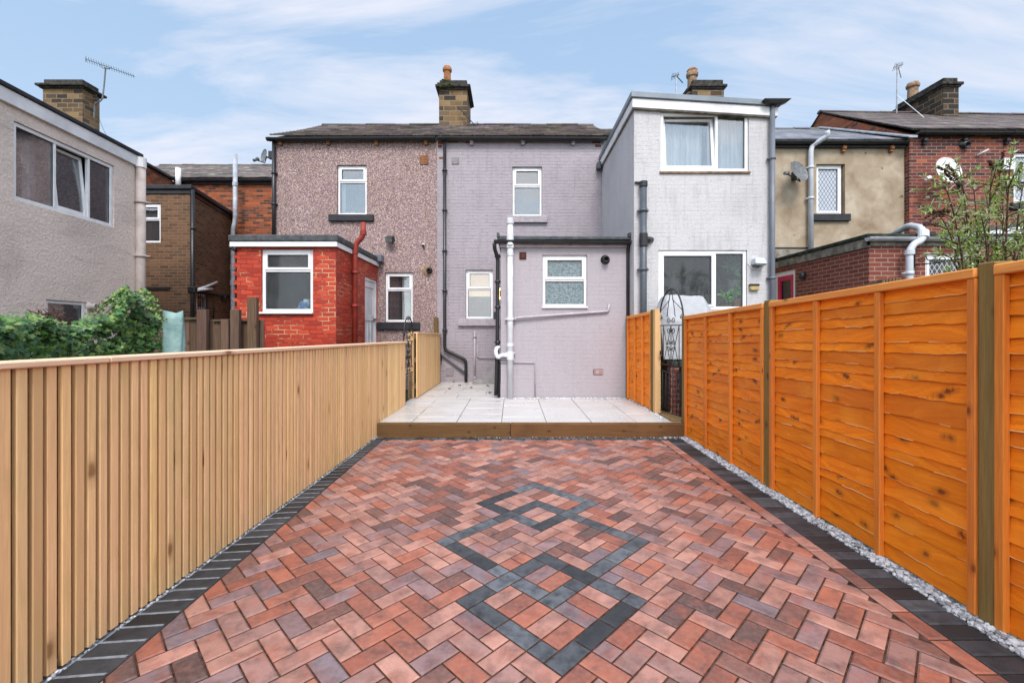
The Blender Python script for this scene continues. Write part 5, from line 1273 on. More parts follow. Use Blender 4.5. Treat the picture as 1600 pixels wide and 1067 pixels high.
mb = MB(); mb.pbox(pb, PX(222, 11) + 9.75, PX(266, 11) + 9.75, 0, .03, PZ(452.5, 11), PZ(448.5, 11)); mb.build('dark_strip', MT['black_paint'], oh)  # thin black strip standing proud of the brown brick
def SP(px, py, w_=.06): s_, y_ = SB(px); return ps.pt(s_, w_, PZ(py, y_))
pipe(oh, [SP(303, 453), SP(318, 448), SP(335, 441)], .035, 'white_plastic' if 'white_plastic' in MT else 'upvc', name='waste_pipe')
pipe(oh, [SP(303, 453, .1), SP(325, 451.5, .1)], .03, 'upvc', name='waste_pipe')
pipe(oh, [SP(304, 455, .05), SP(331, 458, .05), SP(361, 465, .05)], .035, 'black', name='waste_pipe')
pipe(oh, [SP(331.5, 458, .04), SP(331.5, 500, .04)], .014, 'black', name='cable')
round_vent(oh, SP(347, 466, 0), .07, (ps.n.x, ps.n.y, 0))
Yq = 13.2; 
pipe(oh, [P(367.5, 241, Yq), P(367.5, 345, Yq), P(364, 358, Yq), P(364, 470, Yq), P(364, 560, Yq)], .062, 'grey_pipe3', name='soil_pipe', collars=[P(364, y, Yq) for y in (418, 442)], bend=.15, seg=16)
mb = MB(); mb.tube([P(367.5, 285, Yq), P(367.5, 291, Yq)], .076, 14); mb.build('pipe_collar', MT['grey_pipe3'], oh)
mb = MB(); mb.tube([P(364, 414, Yq), P(364, 422, Yq)], .078, 14); mb.build('pipe_collar', MT['grey_pipe3'], oh)
mb = MB(); mb.tube([P(364, 438, Yq), P(364, 446, Yq)], .078, 14); mb.build('pipe_collar', MT['grey_pipe3'], oh)
pipe(oh, [P(278.5, 263, 13.4), P(278.5, 296, 13.4)], .075, 'upvc', name='vent_pipe')

# ================================================================== things on and around the houses
def dish(name, c, aim, r, mat, label, arm_to, squash=.86, wall_pt=None):
    c = Vector(c); n = Vector(aim).normalized(); root = thing(name, c, label, 'satellite dish')
    sx_ = Vector((0, 0, 1)).cross(n).normalized(); M = Matrix((sx_, n.cross(sx_), n)).transposed(); mb = MB(); prof = [(r * t, .18 * r * t * t) for t in (0, .25, .5, .75, 1.0)]
    prof += [(r * 1.02, .18 * r + .004), (r * 1.02, .165 * r), (r * .5, .03 * r), (0, -.012)]
    for (q, z) in [0] and [] or []: pass
    b0 = len(mb.v); mb.lathe((0, 0, 0), prof, 28)
    mb.v = [c + M @ Vector((v.x * squash, v.y, v.z)) for v in mb.v]
    mb.build('dish', MT[mat], root, smooth=True)
    a = Vector(arm_to); s = c + M @ Vector((0, -r * .9, .1 * r)); am = MB(); am.tube([c - n * .04, c + M @ Vector((0, -r * .95, -.02)), a], .014, 6); am.build('arm', MT['iron'], root)
    ln = MB(); d = (c - a).normalized(); ln.tube([a - d * .05, a + d * .05], .036, 10); ln.tube([a + d * .05, a + d * .085], .045, 10); ln.build('receiver', MT['upvc'] if mat == 'dish_white' else MT['dish_grey'], root)
    if wall_pt is not None:
        br = MB(); w_ = Vector(wall_pt); br.tube(smoothpath([c - n * .03, w_ + (c - w_) * .4 + Vector((0, 0, -.05)), w_], .1), .02, 8); br.box(w_.x - .05, w_.x + .05, w_.y - .05, w_.y + .05, w_.z - .09, w_.z + .09); br.build('bracket', MT['iron'], root)
dish('satellite_dish', P(1479, 268, 9.75), (.02, -.95, .25), .31, 'dish_white', 'white oval satellite dish on the dark red brick wall above the bush', P(1449, 279, 9.4), .9, P(1500, 290, 10.17))
dish('satellite_dish', P(1246.5, 269, 10.0), (.35, -.9, .32), .25, 'dish_grey', 'dark grey mesh satellite dish on the beige rendered wall', P(1228, 271, 9.75), 1.0, P(1240, 276, 10.29))
dish('satellite_dish', P(414, 244.5, 10.9), (-.5, -.85, .15), .17, 'dish_grey', 'small dark satellite dish at the top left corner of the pebbledash house', P(399, 250, 10.7), .7, P(424, 243, 10.9))

def yagi(root, a, b, n, el, mat='metal', droop=0, up=Vector((0, 0, 1))):
    a, b = Vector(a), Vector(b); d = (b - a).normalized(); s = d.cross(up).normalized(); s = (s + up * droop).normalized()
    mb = MB(); mb.tube([a, b], .011, 6)
    for i in range(n):
        p = a.lerp(b, (i + .3) / n); l = el * (1 - .35 * i / n); mb.tube([p - s * l, p + s * l], .006, 5)
    mb.build('aerial_boom', MT[mat], root)
Ya = 14.8
t = thing('tv_aerial', P(160, 150, Ya), 'long many toothed aerial on a bent pole beside the left stone chimney', 'aerial')
mb = MB(); mb.tube(smoothpath([P(147, 185, Ya), P(148, 162, Ya), P(160, 157, Ya), P(163, 130, Ya), P(165, 106, Ya)], .15), .022, 8); mb.build('pole', MT['dish_grey'], t)
mb = MB(); mb.tube([P(146, 152, Ya), P(152, 152, Ya)], .02, 6); mb.tube([P(146, 157, Ya), P(153, 157, Ya)], .02, 6); mb.tube([P(150, 148, Ya), P(151, 165, Ya)], .02, 6); mb.build('clamp', MT['iron'], t)
a, b = P(134, 93, Ya - .3), P(211, 120, Ya + .3); yagi(t, a, b, 20, .10, 'dish_grey', .9)
mb = MB(); mb.tube([P(134, 91, Ya - .3), P(134, 97, Ya - .3)], .012, 5); mb.tube(smoothpath([P(156, 101, Ya), P(160, 107, Ya), P(170, 108, Ya), P(174, 106, Ya)], .1), .012, 6); mb.build('cradle', MT['dish_grey'], t)
mb = MB(); mb.tube(smoothpath([P(151, 165, Ya), P(156, 190, Ya), P(165, 210, Ya), P(175, 225, Ya)], .5), .006, 5); mb.build('cable', MT['black'], t)
Ya = 12.75
t = thing('tv_aerial', P(740, 195, Ya), 'fallen aerial leaning against the middle chimney above the lilac house', 'aerial')
mb = MB(); mb.tube([P(716, 168, Ya), P(742, 196, Ya)], .014, 6); mb.build('pole', MT['iron'], t)
yagi(t, P(737, 201, Ya), P(748, 193, Ya), 5, .12, 'iron', .6)
Ya = 12.5
t = thing('tv_aerial', P(1057, 145, Ya), 'small aerial on a thin pole beside the clay pot above the white house', 'aerial')
mb = MB(); mb.tube([P(1056.5, 165, Ya), P(1056, 113, Ya)], .016, 6); mb.build('pole', MT['metal'], t)
yagi(t, P(1049, 121, Ya), P(1061, 117, Ya), 5, .09, 'iron', 1.2); mb = MB(); mb.tube([P(1056, 118, Ya), P(1067, 130, Ya)], .014, 5); mb.build('strut', MT['iron'], t)
Ya = 12.9
t = thing('tv_aerial', P(1401, 170, Ya), 'upright aerial with a boxy head beside the right hand chimney', 'aerial')
mb = MB(); mb.tube([P(1401, 178, Ya), P(1402, 100, Ya)], .018, 6); mb.build('pole', MT['metal'], t)
yagi(t, P(1396, 106, Ya), P(1411, 101, Ya), 6, .10, 'dish_grey', 1.5); mb = MB(); mb.tube([P(1403, 103, Ya), P(1408, 122, Ya)], .012, 5); mb.build('strut', MT['dish_grey'], t)
mb = MB(); mb.tube([P(1403, 150, Ya), P(1425, 168, 12.4), P(1444, 184, 11.9)], .008, 5); mb.build('cable', MT['upvc'], t)

# lamps and boxes on the walls
t = thing('floodlight', (H(612), TY - .12, HZ(376)), 'black floodlight high on the pebbledash wall', 'light')
mb = MB(); c = Vector((H(612), TY - .14, HZ(376))); M = Matrix.Rotation(rad(-18), 3, 'Z') @ Matrix.Rotation(rad(20), 3, 'X')
mb.box(-.10, .10, -.06, .06, -.07, .07); mb.v = [c + M @ v for v in mb.v]; h_ = mb.build('lamp_head', MT['black'], t, bevel=.012)
mb = MB(); mb.box(-.085, .085, -.066, -.0605, -.055, .055); mb.v = [c + M @ v for v in mb.v]; mb.build('lamp_glass', MT['dish_grey'], t)
mb = MB(); mb.tube([c, (H(614), TY, HZ(379))], .02, 6); mb.build('bracket', MT['iron'], t)
t = thing('motion_sensor', (H(662), TY, HZ(384)), 'tiny white and black sensor on the pebbledash wall', 'sensor')
mb = MB(); mb.box(H(662) - .03, H(662) + .03, TY - .05, TY, HZ(386), HZ(381)); mb.build('housing', MT['upvc'], t, bevel=.01)
mb = MB(); mb.lathe((H(662), TY - .05, HZ(385)), [(.03, .03), (.03, 0), (.02, -.02), (0, -.025)], 12); mb.build('lens', MT['black'], t)
t = thing('bulkhead_light', P(1189, 406, 7.5), 'grey slanted wall light beside the downpipe on the white house', 'light')
mb = MB(); a, b, y0 = PX(1180, 7.45), PX(1198.5, 7.45), 7.42
mb.hexa([(a, y0, PZ(412, y0)), (b, y0, PZ(412, y0)), (b, 7.597, PZ(412, y0)), (a, 7.597, PZ(412, y0)), (a + .02, y0 + .06, PZ(402, y0)), (b - .02, y0 + .06, PZ(402, y0)), (b - .02, 7.597, PZ(402, y0)), (a + .02, 7.597, PZ(402, y0))]); mb.build('lamp_housing', MT['grey_pipe'], t, bevel=.012)
mb = MB(); mb.box(a + .015, b - .015, y0 + .01, 7.56, PZ(414, y0), PZ(412.2, y0)); mb.build('lamp_glass', MT['dish_grey'], t)
mb = MB(); mb.tube(smoothpath([(b, 7.55, PZ(414, y0)), (b - .1, 7.57, PZ(420, y0)), (a + .02, 7.59, PZ(417, y0)), (a - .05, 7.595, PZ(409, y0))], .05), .008, 6); mb.build('cable', MT['upvc'], t)
t = thing('wall_box', P(1178.5, 449, 7.57), 'small brass fronted box with a black lid on the white wall', 'box')
a, b = PX(1171.5, 7.57), PX(1185.5, 7.57)
mb = MB(); mb.box(a, b, 7.55, 7.598, WZ(454), WZ(447)); mb.build('front_plate', MT['gold'], t, bevel=.008)
mb = MB(); mb.box(a - .006, b + .006, 7.54, 7.599, WZ(447) + .001, WZ(444)); mb.build('lid', MT['black'], t, bevel=.008)
yl = 8.85; xl = SX; zl = PZ(430, yl)
t = thing('wall_light', (xl, yl, zl), 'black wall light on the smooth red brick beside the magenta door', 'light')
mb = MB(); yl = TY - DU(1258); zl = PZ(430, yl); mb.lathe((xl - .06, yl, zl - .05), [(0, .1), (.05, .1), (.065, .07), (.065, .0), (.05, -.03), (0, -.035)], 12); mb.build('lamp_shade', MT['black'], t, smooth=True)
mb = MB(); mb.box(xl - .05, xl + .002, yl - .03, yl + .03, zl - .02, zl + .04); mb.build('bracket', MT['black'], t)
t = thing('wall_lamp', (ex0 - .05, 8.9, PZ(458, 8.9)), 'small lit lamp glowing behind the black downpipe of the lilac extension', 'light')
yl = 8.3; zl = PZ(459, yl); mb = MB(); mb.lathe((ex0 - .055, yl, zl), [(0, -.11), (.035, -.105), (.042, 0), (.035, .105), (0, .11)], 12); mb.build('lamp_glass', MT['lamp_lit'], t, smooth=True)
mb = MB(); mb.box(ex0 - .03, ex0 - .002, yl - .04, yl + .04, zl - .06, zl + .06); mb.build('back_plate', MT['black'], t)
t = thing('meter_box', (PX(1566, DY), DY, PZ(258, DY)), 'small white box on the dark brick wall left of its leaded window', 'box')
a, b = PX(1559, DY), PX(1576, DY); mb = MB(); mb.box(a, b, DY - .12, DY - .002, PZ(268, DY), PZ(250, DY)); mb.build('box_front', MT['upvc'], t, bevel=.01)
mb = MB(); mb.box(a - .1, a - .001, DY - .08, DY - .002, PZ(267, DY), PZ(252, DY)); mb.build('box_back', MT['black_paint'], t)
t = thing('basket_bracket', P(1429, 407, 7.5), 'black scrolled hanging basket bracket on the red brick wall beside the pale soil pipe', 'bracket')
mb = MB(); q = 7.5; X_ = Vector((1, 0, 0)); Z_ = Vector((0, 0, 1)); ou = Vector((.55, -.83, 0))
a = P(1429, 418, q); b = P(1429, 396, q); mb.tube([a, b], .012, 6); e = P(1429, 414, q) + ou * .34; mb.tube([P(1429, 414, q), e], .011, 6)
mb.tube(smoothpath([P(1429, 397, q), P(1429, 399, q) + ou * .14, P(1429, 409, q) + ou * .16, e], .1), .009, 6)
mb.tube(spiral(P(1429, 408, q) + ou * .09, .05, 1.4, 20, ou, Z_), .008, 5); mb.tube(spiral(e + Z_ * .05, .05, 1.2, 18, ou, Z_, 1, -1.57), .008, 5); mb.build('scroll', MT['iron'], t)

# ---- curtains, blind, houseplants and other things behind the glass
def curtain(name, pl, u0, u1, z0, z1, w_, label, mat='net', folds=9, cat='curtain'):
    mb = MB(); n = folds * 8; pts = []
    for i in range(n + 1):
        u = u0 + (u1 - u0) * i / n; d = w_ + .022 * math.sin(2 * math.pi * folds * i / n + .8 * math.sin(i * .3)) + .006 * math.sin(i * 1.7)
        pts.append((pl.pt(u, d, z0 + .02 * math.sin(i * .21)), pl.pt(u, d, z1)))
    for a, b in zip(pts, pts[1:]): mb.face([a[0], b[0], b[1], a[1]])
    o = mb.build(name, MT[mat], None, smooth=True); tag(o, label, cat); return o
m = M_('net_curtain', .9, .1); v = m.obj((1, 1, .25)); m.color(m.ramp(m.noise(v, 9, 4), [(.35, (.62, .64, .67, 1)), (.65, (.86, .88, .90, 1))]))
tl = m.n('ShaderNodeBsdfTranslucent', {0: (.6, .62, .66, 1)}); mxs = m.n('ShaderNodeMixShader', {0: .35, 1: m.b.outputs[0], 2: tl.outputs[0]}); m.nt.links.new(mxs.outputs[0], m.nt.nodes['Material Output'].inputs[0]); MT['net'] = m.m
curtain('curtain', pw, wu[0] + .02, wu[0] + .80, wu[2] - .05, wu[3] + .03, -.235, 'white net curtain behind the open sash of the white house', folds=8)
curtain('curtain', pw, wu[0] + .87, wu[1] - .02, wu[2] - .05, wu[3] + .03, -.15, 'white net curtain hanging to the right in the white house upper window', folds=8)
curtain('curtain', Plane((near.x, near.y), (far.x, far.y)), up[0] + .42, up[0] + .62, up[2] + .02, up[3], -.28, 'grey curtain drawn aside in the wide window of the pink house', 'fabric', 3)
_pl = Plane((H(428), TY), (H(683), TY))
curtain('curtain', _pl, H(529) - H(428), H(535) - H(428), HZ(334), HZ(282), -.2, 'thin white curtain at the left of the pebbledash upper window', 'net', 2)
b_ = MB()
for i in range(34):
    z = HZ(502) + i * .028; b_.pbox(_pl, H(604) - H(428), H(623) - H(428), -.19, -.165, z, z + .003)
t = b_.build('venetian_blind', MT['fabric']); tag(t, 'grey slatted blind in the lower pebbledash window', 'blind')
mb = MB(); mb.pbox(_pl, H(624) - H(428), H(643) - H(428), -.30, -.28, HZ(502), HZ(430)); t = mb.build('roller_blind', MT['paper']); tag(t, 'white roller blind pulled down beside the slatted blind', 'blind')
mb = MB()
for k in range(46): pebble(mb, (PX(R.uniform(466, 484), RY + .2), RY + .22 + R.uniform(-.04, .04), RZ(R.uniform(472, 484))), R.uniform(.03, .06), (.5, .5, .5))
t = mb.build('plastic_bag', MT['bag_blue']); tag(t, 'crumpled blue plastic bag on the sill inside the red extension window', 'bag')
mb = MB(); mb.lathe((PX(479, RY + .25), RY + .25, RZ(476)), [(0, 0), (.05, 0), (.052, .01), (.052, .10), (.05, .11), (.018, .11), (.018, .05)], 18); t = mb.build('paper_roll', MT['paper'], smooth=False); tag(t, 'white paper roll above the blue bag in the red extension window', 'paper roll')
mb = MB()
for (px, py, r_) in ((553, 332, .05), (557, 329, .055), (561, 332, .06), (565, 334, .05)): mb.lathe((H(px), TY + .2, HZ(py) - r_), [(0, -r_), (r_ * .7, -r_ * .7), (r_, 0), (r_ * .7, r_ * .7), (0, r_)], 12)
t = mb.build('soft_toy', MT['toy_pink'], smooth=True); tag(t, 'pink soft toy on the sill of the pebbledash upper window', 'toy')
mb = MB()
for (px, r_) in ((538, .035), (544, .045), (548, .035)): mb.lathe((H(px), TY + .22, HZ(334)), [(0, 0), (r_, 0), (r_ * 1.1, .06), (r_ * .5, .09), (0, .09)], 12)
t = mb.build('ornament', MT['paper'], smooth=True); tag(t, 'small white ornaments beside the pink toy in the upper window', 'ornament')

def rot_to(n): return Vector(n).to_track_quat('Z', 'Y').to_matrix()
def leaf(mb, p, d, nrm, l, w_, col, fold=.25):
    """pointed leaf from p along d"""
    d = Vector(d).normalized(); s = d.cross(Vector(nrm)).normalized(); n = s.cross(d)
    q = [p, p + d * l * .35 + s * w_ * .5 + n * w_ * fold, p + d * l * .7 + s * w_ * .36 + n * w_ * fold * .6, p + d * l - n * l * .12, p + d * l * .7 - s * w_ * .36 + n * w_ * fold * .6, p + d * l * .35 - s * w_ * .5 + n * w_ * fold, p + d * l * .5]
    mb.poly(q, [(0, 1, 2, 6), (6, 2, 3), (0, 6, 4, 5), (6, 3, 4)], col)
def rnd_dir(up_=0):
    while True:
        v = Vector((R.uniform(-1, 1), R.uniform(-1, 1), R.uniform(-1, 1)))
        if .05 < v.length < 1: v.normalize(); v.z += up_; return v.normalized()
def houseplant(c, n, size, lab, pot_mat, cols):
    t = thing('houseplant', c, lab, 'plant'); mb = MB()
    for k in range(n): d = rnd_dir(.6); leaf(mb, Vector(c) + Vector((0, 0, size * .5)) + d * R.uniform(0, size * .5), rnd_dir(.2), rnd_dir(.5), size * R.uniform(.25, .5), size * .2, R.choice(cols))
    mb.build('leaves', MT['leaf'], t)
    mb = MB(); mb.lathe((c[0], c[1], c[2] - size * .45), [(0, 0), (size * .22, 0), (size * .3, size * .42), (size * .33, size * .43), (size * .33, size * .5), (0, size * .48)], 14); mb.build('pot', MT[pot_mat], t)
    mb = MB()
    for k in range(5): d = rnd_dir(1.2); mb.tube([Vector(c), Vector(c) + d * size * .7], .006, 4)
    mb.build('stem', MT['twig'], t)
GRN = [(.10, .36, .06), (.16, .50, .08), (.08, .26, .05), (.22, .58, .12)]
houseplant((PX(1131, 7.85), 7.755, PZ(478, 7.7)), 90, .24, 'bright green houseplant low on the sill of the white house lower window', 'terracotta', GRN)
houseplant((PX(1146, 7.9), 7.77, PZ(468, 7.7)), 90, .24, 'leafy green houseplant with a terracotta pot in the white house lower window', 'terracotta', GRN)
houseplant((PX(1142, 8.0), 7.86, PZ(440, 7.8)), 110, .42, 'tall dim green houseplant behind the others in the lower window', 'concrete', [(.07, .18, .08), (.09, .24, .10)])

# ---- left neighbour's garden: ivy, old fence, covered parasol
MID = lambda u: 0
def ivy_leaf(mb, p, nrm, size, col):
    n = Vector(nrm).normalized(); r = rnd_dir(); dn = (Vector((0, 0, -1)) + r * .7); d = (dn - n * dn.dot(n)).normalized(); s = n.cross(d)
    out = []
    for ang, rr_ in ((180, .28), (140, .55), (112, .80), (80, .52), (52, .82), (26, .55), (0, 1.1), (-26, .55), (-52, .82), (-80, .52), (-112, .80), (-140, .55)):
        a = rad(ang); out.append(p + d * (size * rr_ * math.cos(a)) + s * (size * rr_ * math.sin(a)) + n * (size * .16 * (abs(math.sin(a)) - .3)))
    c = p + n * size * .05
    mb.poly([c] + out, [(0, i + 1, (i + 1) % 12 + 1) for i in range(12)], col)
IVY = [(.045, .115, .022), (.066, .155, .028), (.09, .20, .034), (.032, .082, .022), (.13, .24, .05), (.05, .13, .04), (.20, .28, .07)]
iv = thing('ivy_hedge', (-3.6, 4, 0), 'dense dark green ivy mound with a taller tuft, behind the pale slatted fence', 'plant')
lv = MB(); st = MB()
def hull(px, extra=0):  # outline of the mound in plan order from the near end to the far end
    f = px / 256
    Y = 2.6 + 2.35 * f; X = (px - CX) * Y / F
    return X, Y
def topz(px):
    z = 504 + 6 * math.sin(px * .07) + 4 * math.sin(px * .19)
    if 110 < px < 160: z += 7
    if px > 150: z -= 46 * math.exp(-((px - 208) / 18) ** 2) + 8 * math.exp(-((px - 215) / 45) ** 2)
    if px > 236: z += (px - 236) * .45
    return z
for k in range(8200):
    px = R.uniform(-40, 257); X, Y = hull(px); zt = PZ(topz(px), Y)
    dep = R.random() ** 2 * .5; z = zt * (1 - R.random() ** 1.1) if R.random() > .32 else zt + R.gauss(-.03, .035)
    if z < .55: continue
    bump_ = .10 * mnoise.noise(Vector((X * 3, Y * 3, z * 3)))
    f = max(0, 1 - (zt - z) * 3.2); back = .55 * f * R.random()
    if px > 180 and zt - z < .2: back *= .5
    q = Vector((X - back * .8 + bump_ - dep * .25, Y + back * .5 + dep * .2 - bump_, z - back * .1 + R.gauss(0, .015)))
    n = (Vector((.75, -.55, .35)) + rnd_dir() * .75 + Vector((0, 0, f)))
    c = R.choice(IVY); fct = R.uniform(.75, 1.25); ivy_leaf(lv, q, n, R.uniform(.022, .043), tuple(x * fct for x in c))
def runner(p0, p1, n, sag):
    p0, p1 = Vector(p0), Vector(p1); pts = []
    for i in range(n + 1): f = i / n; pts.append(p0.lerp(p1, f) + Vector((0, 0, -sag * f * f + sag * .8 * f)) + rnd_dir() * .008)
    st_ = MB(); st_.tube(pts, .004, 4); st_.build('runner', MT['twig'], iv)
    for i, p in enumerate(pts[1:]):
        for s_ in range(2): c = R.choice(IVY[2:]); ivy_leaf(lv, p + rnd_dir() * .025, Vector((.6, -.7, .3)) + rnd_dir() * .6, R.uniform(.014, .026) * (1.15 - i / n * .6), tuple(x * R.uniform(.9, 1.5) for x in c))
Yv = 4.4
for (a, b) in (((196, 455), (140, 487)), ((190, 462), (146, 492)), ((198, 452), (158, 478)), ((192, 470), (152, 500)), ((222, 455), (250, 480)), ((226, 462), (254, 494)), ((220, 452), (240, 468)), ((228, 470), (256, 500)), ((200, 450), (178, 463))):
    runner(P(a[0], a[1], Yv), P(b[0], b[1], Yv - .1), 14, .03)
for k in range(60):
    px = R.uniform(62, 112); X, Y = hull(px); z = PZ(topz(px), Y); p = Vector((X - .15, Y + .1, z - .05)); st.tube([p, p + Vector((R.uniform(-.05, .05), 0, R.uniform(.04, .11))), p + Vector((R.uniform(-.12, .12), 0, R.uniform(.06, .15)))], .0035, 4)
lv.build('leaves', MT['ivy'], iv); st.build('dead_twigs', MT['twig'], iv)['kind'] = 'stuff'
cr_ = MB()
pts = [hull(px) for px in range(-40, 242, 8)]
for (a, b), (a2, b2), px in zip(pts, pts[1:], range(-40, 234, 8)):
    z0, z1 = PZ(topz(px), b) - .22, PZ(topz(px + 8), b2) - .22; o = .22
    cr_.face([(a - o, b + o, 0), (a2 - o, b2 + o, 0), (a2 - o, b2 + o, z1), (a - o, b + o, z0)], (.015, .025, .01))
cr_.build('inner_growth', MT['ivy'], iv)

t = thing('covered_parasol', P(272, 550, 4.55), 'folded garden parasol under a pale green cloth cover, between the ivy and old brown fence', 'parasol')
mb = MB(); c0 = P(272, 560, 4.45); seg = 28; hs = [(.62, .115), (.8, .112), (1.0, .108), (1.2, .104), (1.38, .10), (1.5, .098), (1.575, .095)]
for i, (z, r_) in enumerate(hs):
    for k in range(seg):
        a = 2 * math.pi * k / seg; rr_ = r_ * (1 + .08 * math.sin(a * 3 + z * 5) + .09 * math.sin(a * 7 - z * 6)); 
        zz = z + (.02 * math.sin(a * 2 + .6) if i == len(hs) - 1 else 0)
        mb.v.append(Vector((c0.x + rr_ * math.cos(a) * (1.0 if i < 6 else 1.02) - .012 * i / 6, c0.y + rr_ * math.sin(a) * .45, zz)))
for i in range(len(hs) - 1):
    for k in range(seg): mb.f.append([i * seg + k, i * seg + (k + 1) % seg, (i + 1) * seg + (k + 1) % seg, (i + 1) * seg + k]); mb.c.append(None); mb.uv.append(None)
mb.f.append([(len(hs) - 1) * seg + k for k in range(seg)]); mb.c.append(None); mb.uv.append(None)
mb.build('cloth_cover', MT['cloth'], t, smooth=True)
mb = MB(); mb.tube([(c0.x, c0.y, -.06), (c0.x, c0.y, .7)], .022, 10); mb.build('pole', MT['metal'], t)

t = thing('timber_fence', (-4.5, 6.5, 0), 'old weathered brown board fence with uneven posts in front of the red extension', 'fence')
FY = 6.5; mb = MB(); x = PX(215, FY)
while x < PX(405, FY):
    w_ = R.uniform(.10, .125); zt = PZ(500, FY) + R.uniform(-.015, .012); mb.box(x, x + w_ - .008, FY + R.uniform(0, .012), FY + .03, -.06, zt, tint((.135, .085, .058), .25)); x += w_
mb.build('board_panel', MT['old_wood'], t, bevel=.003)
mb = MB(); mb.box(PX(215, FY), PX(318, FY), FY - .03, FY + .05, PZ(499, FY), PZ(496, FY), (.12, .09, .06)); mb.box(PX(334, FY), PX(400, FY), FY - .03, FY + .05, PZ(502, FY), PZ(499, FY), (.12, .09, .06)); mb.build('cap_rail', MT['old_wood'], t)
for (a, b, y_) in ((315, 330, 484), (352, 364, 499), (366.5, 380, 484), (393, 407, 465)):
    mb = MB(); mb.box(PX(a, FY), PX(b, FY), FY - .11, FY - .035, -.1, PZ(y_, FY), tint((.15, .095, .068), .15)); mb.build('post', MT['old_wood'], t, bevel=.006)

# ---- right neighbour's garden
t = thing('garden_cover', P(1070, 480, 7.1), 'white sheet draped over garden furniture behind the iron gate', 'cover')
mb = MB(); n1_, n2_ = 26, 14
yA, yB = 6.75, 7.35
def cov(i, j):
    u, v = i / n1_, j / n2_
    x = PX(1027, 7.0) + (PX(1118, 7.0) - PX(1027, 7.0)) * u; y_ = yA + (yB - yA) * v
    top = PZ(461.5, 7.05) - .035 * u
    ed_l = max(0, (.13 - u) / .13); ed_r = max(0, (u - .78) / .22); fr_ = max(0, (.42 - v) / .42); bk_ = max(0, (v - .75) / .25)
    d = .30 * ed_l + .33 * ed_r + .5 * max(0, fr_ - .15) ** 1.3 + .3 * bk_
    return (x, y_, top - d + .022 * mnoise.noise(Vector((u * 5, v * 4, 1))) + .008 * mnoise.noise(Vector((u * 17, v * 9, 4))))
for i in range(n1_):
    for j in range(n2_): mb.face([cov(i, j), cov(i + 1, j), cov(i + 1, j + 1), cov(i, j + 1)])
for i in range(n1_):
    a, b = cov(i, 0), cov(i + 1, 0); mb.face([(a[0], a[1] - .03, .95), (b[0], b[1] - .03, .95), b, a])
for j in range(n2_):
    a, b = cov(0, j), cov(0, j + 1); mb.face([(b[0] - .03, b[1], .95), (a[0] - .03, a[1], .95), a, b]); a, b = cov(n1_, j), cov(n1_, j + 1); mb.face([(a[0] + .03, a[1], .95), (b[0] + .03, b[1], .95), b, a])
mb.build('sheet', MT['sheet'], t, smooth=False)
mb = MB(); mb.box(PX(1040, 7), PX(1105, 7), yA + .1, yB - .05, .0, .97); mb.build('furniture', MT['concrete'], t)
t = thing('brick_wall', (2.9, 6.62, 0), 'low red brick garden wall with mossy coping seen through the iron gate', 'wall')
mb = MB(); mb.box(2.36, 3.7, 6.56, 6.70, -.05, .86); mb.build('brickwork', MT['machine_brick'], t)
mb = MB(); mb.box(2.36, 3.72, 6.53, 6.73, .862, .915); mb.build('coping', MT['felt_green'], t, bevel=.01)
t = thing('plant_pot', (2.55, 6.3, 0), 'dark planter standing beyond the bars of the iron gate', 'planter')
mb = MB(); mb.hexa([(2.48, 6.22, .02), (2.72, 6.22, .02), (2.72, 6.44, .02), (2.48, 6.44, .02), (2.44, 6.18, .84), (2.76, 6.18, .84), (2.76, 6.48, .84), (2.44, 6.48, .84)]); mb.build('planter_body', MT['felt_green'], t, bevel=.015)
mb = MB(); mb.box(2.43, 2.77, 6.17, 6.49, .842, .88); mb.build('rim', MT['soot_stone'], t, bevel=.01)
t = thing('brick_wall', P(1395, 440, 6.6), 'arched brick on edge garden wall top just above the orange fence', 'wall')
mb = MB(); q0, q1 = PX(1372, 6.6), PX(1420, 6.6)
mb.box(q0, q1, 6.55, 6.75, -.05, PZ(446, 6.6)); mb.build('brickwork', MT['machine_brick'], t)
mb = MB()
for i in range(9):
    f = (i + .5) / 9; x = q0 + (q1 - q0) * f; z = PZ(447, 6.6) + .07 * math.sin(math.pi * min(1, f * .75 + .12)); mb.box(x - .021, x + .021, 6.53, 6.77, z - .06, z + .05)
mb.build('soldier_course', MT['brown_brick'], t, bevel=.004)

# buddleia
bd_ = thing('buddleia_bush', (4.3, 4.0, 0), 'loose grey green bush with dead flower spikes above the orange fence at right', 'bush')
lv = MB(); st = MB(); fl = MB()
BUD = [(.22, .33, .06), (.29, .38, .10), (.15, .25, .045), (.40, .44, .24), (.28, .44, .06), (.48, .51, .33)]
BY = 4.1
def lerp3(a, b, f): return a.lerp(b, f)
branches = []
for (bx_, tx, ty, dy_) in ((1530, 1478, 296, -.2), (1530, 1500, 268, .1), (1535, 1522, 300, .2), (1540, 1548, 285, -.1), (1535, 1470, 340, .0), (1540, 1490, 372, .15), (1565, 1578, 262, -.2), (1570, 1600, 285, .0), (1560, 1556, 320, .25), (1575, 1620, 330, -.1), (1555, 1536, 350, -.25), (1545, 1510, 330, .3), (1580, 1600, 360, .1), (1570, 1566, 300, .1), (1540, 1480, 400, -.1), (1590, 1640, 300, 0), (1550, 1530, 395, .1), (1575, 1590, 400, -.1)):
    p0 = P(bx_, 470, BY + dy_ * .3); p0.z = .2; pm = P(bx_ + (tx - bx_) * .35, 430 + (ty - 430) * .45, BY + dy_ * .6); p1 = P(tx, ty, BY + dy_)
    pts = []
    for i in range(15): f = i / 14; pts.append(p0 * (1 - f) ** 2 + pm * 2 * f * (1 - f) + p1 * f * f)
    branches.append(pts)
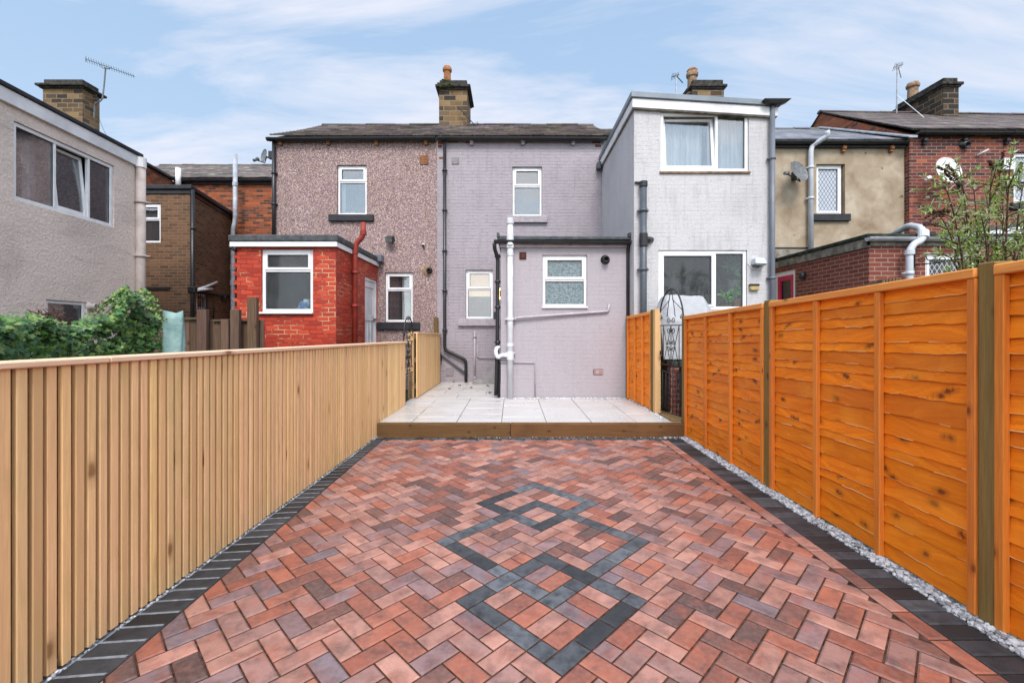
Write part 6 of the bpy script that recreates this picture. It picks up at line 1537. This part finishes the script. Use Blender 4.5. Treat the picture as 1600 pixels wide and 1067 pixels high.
def twig(p, d, l, nl):
    q = [p + d * l * i / 6 + Vector((0, 0, -.10 * l * (i / 6) ** 2)) for i in range(7)]; st.tube(q, .004, 4, rr=[.005 - .0005 * i for i in range(7)])
    for i in range(nl):
        f = R.uniform(.15, 1); b = q[min(6, int(f * 6))]
        c = R.choice(BUD); k = R.uniform(.8, 1.2); ld = (d + rnd_dir() * 1.1 + Vector((0, 0, -.15))).normalized()
        leaf(lv, b + rnd_dir() * .012, ld, rnd_dir(.8), R.uniform(.035, .08), R.uniform(.009, .016), tuple(x * k for x in c))
    for s_ in range(7): # whorl of young leaves at the tip
        c = R.choice(BUD[3:]); leaf(lv, q[6], (d + rnd_dir() * .9).normalized(), rnd_dir(.8), R.uniform(.03, .06), .010, c)
    return q[6]
for pts in branches:
    st = MB(); st.tube(pts, .01, 6, rr=[.014 * (1 - .75 * i / 14) for i in range(15)])
    for k in range(17):
        i = R.randint(4, 14); d = (rnd_dir(.25) + (pts[i] - pts[i - 1]).normalized() * .8).normalized(); twig(pts[i], d, R.uniform(.12, .28), R.randint(8, 13))
    e = pts[-1]; d = (pts[-1] - pts[-2]).normalized(); twig(e, d, .12, 10); st.build('branch', MT['twig'], bd_)
spk = [((1512, 312), (1480, 258), 0), ((1500, 340), (1468, 330), 0), ((1500, 318), (1455, 345), 0), ((1495, 352), (1450, 330), 0), ((1560, 292), (1568, 238), 0), ((1590, 290), (1596, 255), 0), ((1505, 292), (1466, 262), 0), ((1500, 300), (1478, 272), 0), ((1486, 332), (1447, 340), 0), ((1482, 360), (1445, 352), 0), ((1556, 280), (1545, 252), 0)]
for a, b, _ in spk:
    p, q = P(a[0], a[1], BY - .1), P(b[0], b[1], BY - .15); m_ = p.lerp(q, .5) + Vector((0, 0, .05)); pts = [p * (1 - f) ** 2 + m_ * 2 * f * (1 - f) + q * f * f for f in [i / 12 for i in range(13)]]
    fl = MB(); fl.tube(pts, .004, 4)
    for i in range(6, 13):
        for k in range(7): pebble(fl, pts[i] + rnd_dir() * .010 * (1.3 - (i - 6) / 9), R.uniform(.007, .011), (.05, .028, .025))
    fl.build('flower_spike', MT['twig'], bd_)
lv.build('leaves', MT['leaf'], bd_)

# a few fallen leaves by the drain in the passage
for i, (px, py) in enumerate(((711, 597), (716, 602), (760, 603), (701, 608), (768, 613), (738, 606))):
    Yl = (CAMH - PZ0 - .006) * F / (py - HY); p = P(px, py, Yl); mb = MB(); a = R.uniform(0, 6.28)
    leaf(mb, p, (math.cos(a), math.sin(a), .12), (0, 0, 1), R.uniform(.07, .11), .055, (.06, .035, .02), .3)
    o = mb.build('dead_leaf', MT['leaf']); tag(o, 'dead leaf on the pale passage slabs ' + ('below the black bent downpipe', 'just before the leaf by the downpipe', 'by the painted door step', 'beside the short pale fence', 'beside the black extension downpipe', 'midway between downpipe and extension')[i], 'leaf', 'dead leaves in the passage')
